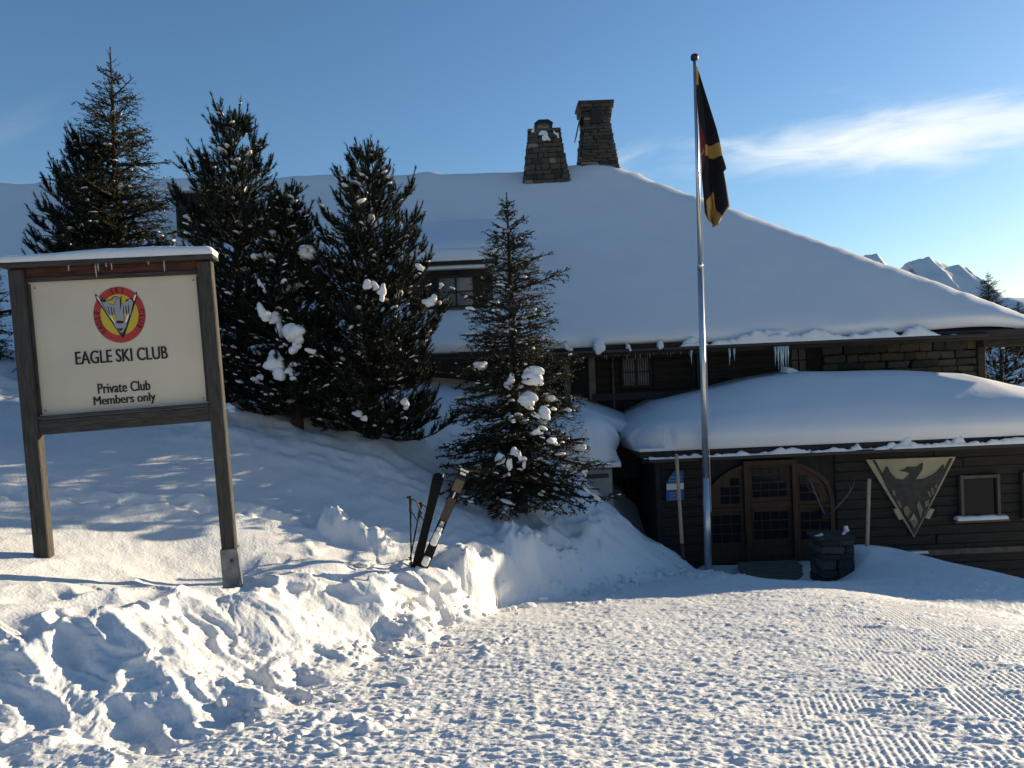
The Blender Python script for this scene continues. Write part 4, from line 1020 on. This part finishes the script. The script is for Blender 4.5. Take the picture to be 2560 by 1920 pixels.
V_l = [(835, 540), (850, 560), (1030, 850), (1012, 858), (838, 575)]
for pl, m_, nm in (([(826, 535), (842, 545), (860, 575), (1040, 870), (1035, 905), (1010, 870), (835, 580)], M_black, 'ski_outline'), ([(1190, 535), (1180, 545), (1165, 575), (1035, 870), (1040, 905), (1060, 870), (1193, 575)], M_black, 'ski_outline')):
    MB().poly(ec(pl), -.0018, -.0008).build(nm, m_, em)
MB().poly(ec([(838, 562), (852, 560), (1037, 862), (1027, 870)]), -.0026, -.0019).build('ski_blade', M_white, em)
MB().poly(ec([(1186, 562), (1172, 560), (1030, 845), (1040, 866)]), -.0026, -.0019).build('ski_blade', M_white, em)
EAG = [(878, 600), (900, 578), (925, 590), (935, 620), (985, 640), (1000, 605), (965, 603), (930, 600), (970, 594), (985, 575), (1015, 572), (1035, 590), (1055, 572), (1048, 620), (1060, 640), (1090, 610), (1120, 590), (1142, 600), (1150, 625),
              (1120, 720), (1090, 720), (1060, 700), (1062, 770), (1080, 800), (1040, 860), (1020, 860), (970, 800), (1000, 750), (985, 700), (950, 720), (915, 670)]
MB().poly(ec([(1020 + (x - 1020) * 1.09, 715 + (y - 715) * 1.05) for x, y in EAG]), -.0032, -.0027).build('eagle_outline', M_black, em)
MB().poly(ec(EAG), -.0037, -.0033).build('eagle', M_grey, em)
for pl in ([(880, 598), (905, 580), (925, 600), (900, 612)], [(1040, 590), (1055, 575), (1046, 640), (1030, 690)], [(925, 640), (932, 640), (948, 705), (940, 700)], [(955, 645), (962, 645), (968, 715), (958, 712)], [(978, 655), (985, 655), (985, 705), (978, 705)],
           [(1062, 650), (1068, 650), (1066, 705), (1058, 700)], [(1082, 645), (1089, 645), (1092, 710), (1082, 712)], [(1105, 640), (1112, 640), (1112, 705), (1103, 708)], [(1085, 602), (1120, 588), (1115, 600), (1090, 615)], [(985, 770), (1010, 760), (1060, 770), (1050, 785), (1000, 785)],
           [(1000, 590), (1010, 588), (1010, 596), (1000, 596)], [(990, 825), (1050, 825), (1020, 850)]):
    MB().poly(ec(pl), -.0042, -.0035).build('feather_line', M_black, em)

# ------------------------------------------------------------------ skis and poles
def ski(tip, tail, w, base_to_us, label):
    a, b = P(*tip), P(*tail); L = (a - b).length
    root = empty('ski', b, label, 'ski', 'pair of skis stuck in the snow bank')
    zax = (a - b).normalized(); view = (EYE - b); yv = (view - zax * view.dot(zax)).normalized()
    yax = -yv; xax = yax.cross(zax).normalized()
    root.rotation_euler = Matrix((xax, yax, zax)).transposed().to_euler()
    prof = [(-.30, .36), (0, .40), (.15, .40), (.35, .36), (.55, .37), (.75, .42), (.88, .49), (.94, .50), (.97, .46), (.988, .36), (1.0, .16), (1.004, .0)]
    sg = 1 if base_to_us else -1
    def ycurve(t): return (max(t - .86, 0) ** 1.5) * 1.5 * L * .45 * sg + .01 * math.sin(math.pi * min(max(t, 0), 1)) * sg
    V = []; F = []; I = []
    for i, (t, hw) in enumerate(prof):
        for s_, yo in ((-1, -.006), (1, -.006), (1, .006), (-1, .006)): V.append((s_ * hw * w, ycurve(t) + yo, t * L))
    for i in range(len(prof) - 1):
        k = i * 4
        for j in range(4): F.append([k + j, k + (j + 1) % 4, k + 4 + (j + 1) % 4, k + 4 + j]); I.append(0)
    F.append([3, 2, 1, 0]); I.append(0)
    link('blade', mesh_data('blade', np.array(V), F, M_ski), root)
    return root, L, ycurve
s1, L1, yc1 = ski((1098, 1184, 7.50), (1041, 1415, 7.46), .115, True, 'left black ski of the pair, its dark base turned to the viewer')
MB().box((.045, yc1(.985) - .002, L1 * .985), (.006, .009, .016), bevel=.002).build('tip_guard', M_binding, s1)
for z_ in (.30, .52): MB().box((.0, .035, L1 * z_), (.035, .028, .07), bevel=.012).build('binding', M_binding, s1)
s2, L2, yc2 = ski((1163, 1172, 7.38), (1056, 1424, 7.34), .115, False, 'right black ski of the pair with white binding and gold tip section')
def on2(t, hw, hl, m, nm, dy=.0): return MB().box((0, -.0075 - dy + yc2(t), L2 * t), (hw, .0016 + dy * .5, hl), bevel=.001).build(nm, m, s2)
on2(.835, .046, .065, M_skigold, 'gold_band'); on2(.60, .040, .12, M_skired, 'red_band')
on2(.955, .030, .014, M_binding, 'tip_mark'); on2(.905, .050, .008, M_black, 'tip_line')
on2(.72, .007, .055, M_white, 'lettering'); on2(.465, .008, .014, M_white, 'small_mark')
MB().box((0, -.01 + yc2(.985), L2 * .988), (.045, .009, .010), bevel=.003).build('tip_guard', M_binding, s2)
mb = MB(); mb.box((0, -.035, L2 * .315), (.034, .028, .075), bevel=.016); mb.box((0, -.05, L2 * .36), (.028, .035, .025), bevel=.012); mb.build('heel_binding', M_binding, s2)
mb = MB(); mb.box((0, -.03, L2 * .40), (.028, .022, .028), bevel=.012); mb.box((.02, -.055, L2 * .35), (.016, .016, .02), bevel=.006); mb.build('brake_lever', M_binding, s2)
MB().box((0, -.03, L2 * .09), (.036, .026, .05), bevel=.016).build('toe_binding', M_binding, s2)
on2(.455, .022, .028, M_grey, 'sticker')
def ski_pole(top, bot, label):
    a, b = P(*top), P(*bot); v = a - b; root = empty('ski_pole', b, label, 'ski pole', 'pair of ski poles beside the skis')
    MB().tube([-v * .12, v * .85], [.0075, .009], 8).build('shaft', M_ski, root, smooth=True)
    MB().tube([v * .76, v * .80, v * .86, v * .95, v * .985, v], [.012, .017, .014, .016, .02, .017], 8).build('grip', M_black, root, smooth=True)
    MB().box(tuple(v * .99 + Vector((-.012, 0, .0))), (.026, .014, .010), bevel=.005).build('grip_head', M_black, root)
    p0 = v * .985; MB().tube([p0, p0 + Vector((.06, .01, -.05)), p0 + Vector((.105, .01, -.16)), p0 + Vector((.07, 0, -.26)), v * .80], .006, 6).build('strap', M_black, root, smooth=True)
    MB().tube([v * .05, v * .06], [.03, .012], 10).build('basket', M_black, root)
ski_pole((1026, 1241, 7.48), (1028, 1416, 7.42), 'upright dark ski pole left of the skis')
ski_pole((1054, 1257, 7.62), (1024, 1402, 7.58), 'slanting dark ski pole half hidden behind the left ski')

# ------------------------------------------------------------------ conifers
def tri_needles(P0, D, L, k, nl, wid, a0, a1, r, t0=0.0):
    "k needles round each shoot"
    n = len(P0); P0 = np.repeat(P0, k, 0); D = np.repeat(D, k, 0); L = np.repeat(L, k)
    t = t0 + (1 - t0) * r.random(n * k); ph = r.uniform(0, 2 * math.pi, n * k); al_ = r.uniform(a0, a1, n * k)
    ref = np.where(np.abs(D[:, 2:3]) > .9, np.array([[1., 0, 0]]), np.array([[0, 0, 1.]]))
    A = np.cross(D, ref); A /= np.linalg.norm(A, axis=1, keepdims=True) + 1e-9; B = np.cross(D, A)
    per = A * np.cos(ph)[:, None] + B * np.sin(ph)[:, None]
    nd = D * np.cos(al_)[:, None] + per * np.sin(al_)[:, None]
    b = P0 + D * (L * t)[:, None]; side = np.cross(nd, per); side /= np.linalg.norm(side, axis=1, keepdims=True) + 1e-9
    ln = nl * r.uniform(.7, 1.15, n * k)
    V = np.stack([b - side * wid / 2, b + side * wid / 2, b + nd * ln[:, None]], 1).reshape(-1, 3)
    return V
def rot_about(v, axis, a):
    return v * math.cos(a) + np.cross(axis, v) * math.sin(a) + axis * np.dot(axis, v) * (1 - math.cos(a))
def unit(v): return v / (np.linalg.norm(v) + 1e-9)
def conifer(name, base, H, prof, kind, label, seed, snow=14, dust=260, lean=(0, 0), low=.04, side=None, group=None, dens=1.0, clumps=()):
    r = np.random.default_rng(seed); base = Vector(base)
    root = empty(name, base, label, 'tree', group)
    hs_, rs_ = zip(*prof)
    wood = MB(); sp, sd, sl_ = [], [], []           # shoots: start, direction, length
    clump_spots = []
    tp_ = lambda h: np.array([lean[0] * (h / H) ** 2, lean[1] * (h / H) ** 2, h])
    tr = .020 * H + .02
    wood.tube([tp_(h) for h in np.linspace(-.3, H * .985, 14)], [max(tr * (1 - max(h, 0) / H) ** .9, .006) for h in np.linspace(-.3, H * .985, 14)], 8)
    h = H * low
    pine = kind == 'pine'
    while h < H * (.93 if not pine else .94):
        t = h / H; n = int(r.integers(5, 8)) if not pine else int(r.integers(5, 8) if t < .55 else r.integers(4, 6)); R0 = float(np.interp(t, hs_, rs_)); a_0 = r.uniform(0, 6.28)
        for i in range(n):
            a = a_0 + 2 * math.pi * i / n + r.normal(0, .22)
            Lb = R0 * (r.uniform(.55, 1.12) if not pine else r.uniform(.6, 1.05)) * ((1.35 if not pine else 1.18) if r.random() < .12 else 1) * (1 + (side(a, t) if side else 0))
            if Lb < .05: continue
            el_ = (R_(-14 + 52 * t ** 1.3) if not pine else R_(-6 + 50 * t)) + r.normal(0, .12)
            d = np.array([math.cos(a) * math.cos(el_), math.sin(a) * math.cos(el_), math.sin(el_)])
            p = tp_(h + r.normal(0, .05)); pts = [p.copy()]; nseg = max(3, int(Lb / .11)); step = Lb / nseg
            curl = (.035 + .05 * (1 - t)) if not pine else .12
            latv = unit(np.cross(d, [0, 0, 1.0]))
            for s_ in range(nseg):
                f = s_ / nseg
                d = unit(d + np.array([0, 0, curl * (f * 1.7 - (.55 if not pine else 0.1))]) + r.normal(0, .03, 3))
                q = p + d * step
                if not pine:
                    sp.append(p); sd.append(d); sl_.append(step * 1.1)
                    if f > .06 or Lb < .3:
                        l2 = (Lb * .42 * (1 - f) ** .8 + .05) * r.uniform(.7, 1.15)
                        for sg in (-1, 1):
                            if r.random() > dens: continue
                            dd = unit(d * math.cos(.95) + sg * latv * math.sin(.95) + np.array([0, 0, r.normal(-.10, .16)]))
                            pp = p + d * step * r.random(); m_ = max(1, int(round(l2 / .12)))
                            for k_ in range(m_):
                                ll = l2 / m_; sp.append(pp); sd.append(dd); sl_.append(ll * 1.05)
                                if k_ < m_ and l2 > .16:
                                    for s3 in (-1, 1):
                                        if r.random() < .75:
                                            d3 = unit(dd + s3 * .9 * d * r.uniform(.5, 1.1) + np.array([0, 0, r.normal(-.05, .25)])); sp.append(pp + dd * ll * r.random()); sd.append(d3); sl_.append(r.uniform(.05, .12))
                                pp = pp + dd * ll; dd = unit(dd + np.array([0, 0, .05]))
                else:
                    if f > .10 or Lb < .3:
                        for sg in (-1, 1):
                            if r.random() > (.9 - .35 * t) * dens: continue
                            dd = unit(d * .75 + sg * latv * r.uniform(.3, .8) + np.array([0, 0, r.uniform(.05, .5)])); l2 = r.uniform(.08, .22) * (1.1 - .4 * f)
                            pp = p + d * step * r.random(); e2 = pp + dd * l2
                            wood.tube([pp, e2], [.006, .004], 4, cap=False)
                            for _ in range(3):
                                d3 = unit(dd + r.normal(0, .36, 3) + np.array([0, 0, .5])); sp.append(pp + (e2 - pp) * r.uniform(.4, 1)); sd.append(d3); sl_.append(r.uniform(.10, .22))
                p = q; pts.append(p.copy())
            if pine:
                for k_ in range(4):
                    d3 = unit(d + r.normal(0, .34, 3) * (k_ > 0) + np.array([0, 0, .75])); lf = r.uniform(.26, .40) if k_ == 0 else r.uniform(.14, .26)
                    sp.append(p.copy()); sd.append(d3); sl_.append(lf * .55); sp.append(p + d3 * lf * .5); sd.append(unit(d3 + np.array([0, 0, .25]))); sl_.append(lf * .5)
            rb_ = max(.006, tr * .30 * (Lb / max(rs_)))
            ii = list(range(0, len(pts), 2)) + ([len(pts) - 1] if (len(pts) - 1) % 2 else [])
            wood.tube([pts[j] for j in ii], [max(rb_ * (1 - j / len(pts)), .004) for j in ii], 5, cap=False)
            if Lb > .25: clump_spots.append((pts[max(1, int(len(pts) * r.uniform(.45, .9)) - 1)] , a, Lb, d))
        h += ((.115 + .14 * t ** 3) if not pine else .13 + .10 * t ** 2) * r.uniform(.8, 1.25) * (H / 5) ** .5
    # inner twigs fill the crown
    for _ in range(int((900 if pine else 2100) * dens * (H / 5) ** 1.5)):
        t = low + (.86 - low) * r.random() ** 1.1; R0 = float(np.interp(t, hs_, rs_)); a = r.uniform(0, 6.28); q_ = R0 * math.sqrt(r.random()) * ((.80 - .3 * t) if pine else .74)
        sp.append(tp_(t * H) + np.array([math.cos(a) * q_, math.sin(a) * q_, (.35 * q_ if pine else -.05 * q_)])); sd.append(unit(np.array([math.cos(a), math.sin(a), .8 if pine else .1]) + r.normal(0, .35, 3))); sl_.append(r.uniform(.10, .22))
    # leader
    top = tp_(H * .965)
    if pine:
        for k_ in range(12): sp.append(tp_(H * r.uniform(.88, .955))); sd.append(unit(np.array([r.normal(0, .45), r.normal(0, .45), 1]))); sl_.append(r.uniform(.12, .22))
        sp.append(top); sd.append(np.array([0, 0, 1.])); sl_.append(H * .04)
    else:
        for z_ in np.arange(H * .90, H * .985, .05): sp.append(tp_(z_)); sd.append(np.array([0, 0, 1.])); sl_.append(.05)
        for k_ in range(10): z_ = H * r.uniform(.90, .965); a = r.uniform(0, 6.28); sp.append(tp_(z_)); sd.append(unit(np.array([math.cos(a), math.sin(a), .7]))); sl_.append(r.uniform(.06, .17) * (1.6 - 1.4 * (z_ / H - .9) / .07 * .6))
    sp, sd, sl_ = np.array(sp), np.array(sd), np.array(sl_)
    if pine: V = tri_needles(sp, sd, sl_, 36, .066, .0115, .35, .9, r)
    else: V = tri_needles(sp, sd, sl_, 18, .032, .0115, .45, 1.2, r)
    F = np.arange(len(V)).reshape(-1, 3)
    link('crown', mesh_data('crown', V, F, M_pine if pine else M_spruce), root)
    wood.build('trunk', M_bark, root, smooth=True)
    # snow held in the branches: big lumps one by one, fine dusting as one piece
    r.shuffle(clump_spots)
    front = [c for c in clump_spots if c[3][1] < .35][:snow]
    for c, a, Lb, d in front:
        s = r.uniform(.03, .065) * (1 + .4 * Lb)
        link('snow_clump', BL[int(r.integers(10))], root, (c[0], c[1], c[2] + .03), (r.normal(0, .3), -d[2] * .5 + r.normal(0, .2), a), (s * r.uniform(1.0, 1.9), s * r.uniform(.7, 1.1), s * r.uniform(.5, .8)))
    for px, py, d_, w_, h_, rx in clumps:
        q = P(px, py, d_) - base; link('snow_clump', BL[int(r.integers(10))], root, q, (r.normal(0, .2), R_(rx), r.normal(0, .4)), (w_, min(w_, h_) * .8, h_))
    if dust:
        VV, FF = [], []; o_ = 0
        idx = r.choice(len(sp), dust)
        for k_ in idx:
            V0, F0 = BLC[int(r.integers(8))]; s = float(np.clip(r.lognormal(-3.95, .5), .008, .06))
            V2 = V0 * np.array([s * r.uniform(1.0, 1.9), s * .95, s * r.uniform(.35, .65)]); a = math.atan2(sd[k_][1], sd[k_][0]) + r.normal(0, .4); V2 = V2 + np.outer(V2[:, 0], [0, 0, np.clip(sd[k_][2], -.5, .4) * .8]); c_, s_ = math.cos(a), math.sin(a)
            V2 = V2 @ np.array([[c_, -s_, 0], [s_, c_, 0], [0, 0, 1]]).T + sp[k_] + sd[k_] * sl_[k_] * .5 + np.array([0, 0, .015])
            VV.append(V2); FF.append(F0 + o_); o_ += len(V0)
        tag(link('snow_dusting', mesh_data('snow_dusting', np.concatenate(VV), np.concatenate(FF), M_lump, True), root), kind='stuff')
    return root
def tree_at(px, pbase, ptop, d, ptx=None):
    b = P(px, pbase, d); t = P(ptx if ptx is not None else px, ptop, d); return b, t.z - b.z, (t.x - b.x, 0)
def mpx(n, d): return n / FPX * d
GT = 'conifers between the notice board and the clubhouse'
# tall spruce on the left
b, H, ln = tree_at(318, 1010, 112, 11.2, 275)
conifer('spruce_tree', b, H, [(0, mpx(150, 11)), (.3, mpx(175, 11)), (.5, mpx(172, 11)), (.62, mpx(140, 11)), (.75, mpx(95, 11)), (.85, mpx(62, 11)), (.93, mpx(28, 11)), (1, .0)], 'spruce',
        'tallest spruce with thin leader against the sky behind the notice board', 11, snow=8, dust=300, lean=ln, group=GT, dens=.92)
# stone pine beside it
b, H, ln = tree_at(228, 1010, 352, 11.0, 222)
conifer('pine_tree', b, H, [(0, mpx(90, 11)), (.4, mpx(115, 11)), (.7, mpx(100, 11)), (.9, mpx(50, 11)), (1, .05)], 'pine',
        'short bushy pine left of the tallest spruce, behind the notice board', 12, snow=8, dust=300, lean=ln, group=GT)
# stone pine B
b, H, ln = tree_at(612, 1020, 282, 10.8, 580)
conifer('pine_tree', b, H, [(0, mpx(160, 10.8)), (.25, mpx(185, 10.8)), (.5, mpx(172, 10.8)), (.7, mpx(130, 10.8)), (.85, mpx(75, 10.8)), (.93, mpx(30, 10.8)), (1, .0)], 'pine',
        'dense dark pine rising right of the notice board, between spruce and second pine', 13, snow=22, dust=800, lean=ln, group=GT, dens=1.0)
# lower snow laden pine
b, H, ln = tree_at(745, 1065, 498, 10.3, 722)
conifer('pine_tree', b, H, [(0, mpx(110, 10.3)), (.35, mpx(115, 10.3)), (.6, mpx(80, 10.3)), (.85, mpx(42, 10.3)), (1, .03)], 'pine',
        'low snow laden pine filling the gap between the two tall pines', 14, snow=14, dust=800, lean=ln, group=GT,
        clumps=[(690, 592, 10.2, .12, .08, 35), (765, 632, 10.1, .14, .12, 20), (655, 640, 10.2, .14, .09, -30), (678, 800, 9.75, .15, .26, -12), (735, 850, 9.65, .20, .22, -35), (690, 915, 9.7, .17, .22, 10),
                (720, 722, 10.0, .10, .09, 0), (575, 1020, 9.8, .10, .07, 0), (655, 715, 9.9, .06, .10, 10), (780, 880, 9.7, .10, .06, 10), (645, 945, 9.8, .09, .07, 0), (725, 930, 9.65, .08, .08, 0)])
# stone pine C
b, H, ln = tree_at(938, 1125, 352, 10.6, 922)
conifer('pine_tree', b, H, [(0, mpx(185, 10.6)), (.12, mpx(200, 10.6)), (.3, mpx(205, 10.6)), (.5, mpx(180, 10.6)), (.68, mpx(138, 10.6)), (.8, mpx(80, 10.6)), (.9, mpx(34, 10.6)), (.96, mpx(12, 10.6)), (1, .0)], 'pine',
        'full pine with a crescent of snow, standing left of the dormer window', 15, snow=18, dust=850, lean=ln, group=GT,
        clumps=[(930, 712, 9.75, .12, .09, -10), (955, 732, 9.75, .07, .13, 25), (1052, 672, 9.9, .09, .07, 25), (1076, 752, 9.8, .13, .10, 20), (1102, 715, 10.1, .05, .05, 0), (905, 1040, 9.75, .14, .06, 20), (1015, 1010, 9.9, .09, .08, 30)])
# spruce D
b, H, ln = tree_at(1300, 1250, 478, 10.2, 1266)
conifer('spruce_tree', b, H, [(0, mpx(230, 10.2)), (.1, mpx(225, 10.2)), (.3, mpx(195, 10.2)), (.45, mpx(165, 10.2)), (.6, mpx(128, 10.2)), (.75, mpx(78, 10.2)), (.88, mpx(45, 10.2)), (.95, mpx(20, 10.2)), (1, 0)], 'spruce',
        'spreading spruce with big snow lumps right of the dormer window', 16, snow=12, dust=650, lean=ln, group=GT,
        clumps=[(1331, 942, 9.5, .16, .15, 0), (1318, 1000, 9.4, .13, .12, 20), (1352, 1035, 9.3, .14, .12, 40), (1275, 955, 9.6, .10, .12, 0), (1250, 1148, 9.2, .07, .09, 0), (1275, 1165, 9.1, .06, .15, -10), (1305, 1150, 9.1, .06, .12, 10),
                (1290, 1130, 9.3, .10, .07, 0), (1425, 1170, 9.6, .14, .08, 35), (1450, 1120, 9.8, .12, .07, 10), (1462, 1180, 9.7, .10, .07, 30), (1385, 1105, 9.4, .12, .06, 20), (1420, 1025, 9.9, .07, .035, 0), (1280, 1048, 9.3, .06, .06, 0), (1345, 1080, 9.3, .08, .05, 0), (1480, 1235, 9.7, .16, .06, 25)])
# edge trees on the left
b, H, ln = tree_at(-75, 1000, 560, 10.8, -80)
conifer('spruce_tree', b, H, [(0, mpx(120, 10.8)), (.5, mpx(105, 10.8)), (.9, mpx(40, 10.8)), (1, 0)], 'spruce', 'dark conifer cut off by the left edge of the picture beyond the notice board', 17, snow=6, dust=80, lean=ln, group=GT)
# trees behind the clubhouse on the right
b, H, ln = tree_at(2505, 1010, 820, 21, 2500)
conifer('pine_tree', b, H, [(0, 1.1), (.4, 1.4), (.8, .8), (1, .1)], 'pine', 'thin dark pine seen under the eave beyond the stone wall', 18, snow=5, dust=120, lean=ln, dens=.16, group='trees beyond the clubhouse')
b, H, ln = tree_at(2475, 860, 675, 38, 2470)
conifer('pine_tree', b, H, [(0, 1.2), (.5, .8), (.8, .42), (1, .02)], 'spruce', 'small conifer top poking above the right end of the roof', 19, snow=2, dust=40, lean=ln, dens=.8, group='trees beyond the clubhouse')
b, H, ln = tree_at(2545, 880, 752, 42, 2545)
conifer('pine_tree', b, H, [(0, 1.2), (.5, .9), (.8, .5), (1, .02)], 'spruce', 'low dark conifer at the right picture edge beyond the roof corner', 20, snow=2, dust=40, lean=ln, dens=.8, group='trees beyond the clubhouse')

# ------------------------------------------------------------------ far hills and mountains
def ridge(name, d, pts, depth, label, seed, rough, m=M_mount, zb=-80, n=160, ny=40, jag=0.0):
    px = np.array([p[0] for p in pts]); X_ = np.array([P(p[0], p[1], d).x for p in pts]); Zs = np.array([P(p[0], p[1], d).z for p in pts])
    xs = np.linspace(X_[0], X_[-1], n); zt = np.interp(xs, X_, Zs) + jag * fbm(xs / (X_[-1] - X_[0]) * 70, xs * 0, seed + 9, 4, .6)
    t = np.linspace(-1, 1, ny); Xg, T = np.meshgrid(xs, t)
    prof = 1 - np.abs(T) ** .85
    Zg = zb + (zt[None] - zb) * prof
    sc = 6.0 / (X_[-1] - X_[0])
    Zg = Zg + rough * (ridged(Xg * sc * 3, T * 3 + 5, seed, 5) - .4) * (.15 + np.abs(T)) * (1 - np.abs(T) ** 4)
    Yg = d + T * depth
    o = link(name, mesh_data(name, np.stack([Xg, Yg, Zg], -1), grid_faces(ny, n), m, True)); tag(o, label, kind='structure'); return o
ridge('mountain', 3600, [(1500, 900), (1900, 760), (2060, 690), (2130, 640), (2168, 627), (2190, 627), (2210, 645), (2240, 668), (2268, 647), (2290, 640), (2318, 634), (2335, 645), (2370, 656), (2415, 662), (2445, 690), (2490, 735), (2600, 800), (2900, 850)], 900, 'far snowy peaks beyond the roof', 601, 95, n=360, ny=70, jag=9)
ridge('hill', 700, [(1500, 905), (2000, 850), (2300, 770), (2440, 738), (2500, 733), (2560, 735), (2700, 748), (3000, 800), (3600, 700)], 420, 'snowy wooded hillside across the valley', 603, 14, zb=-75)
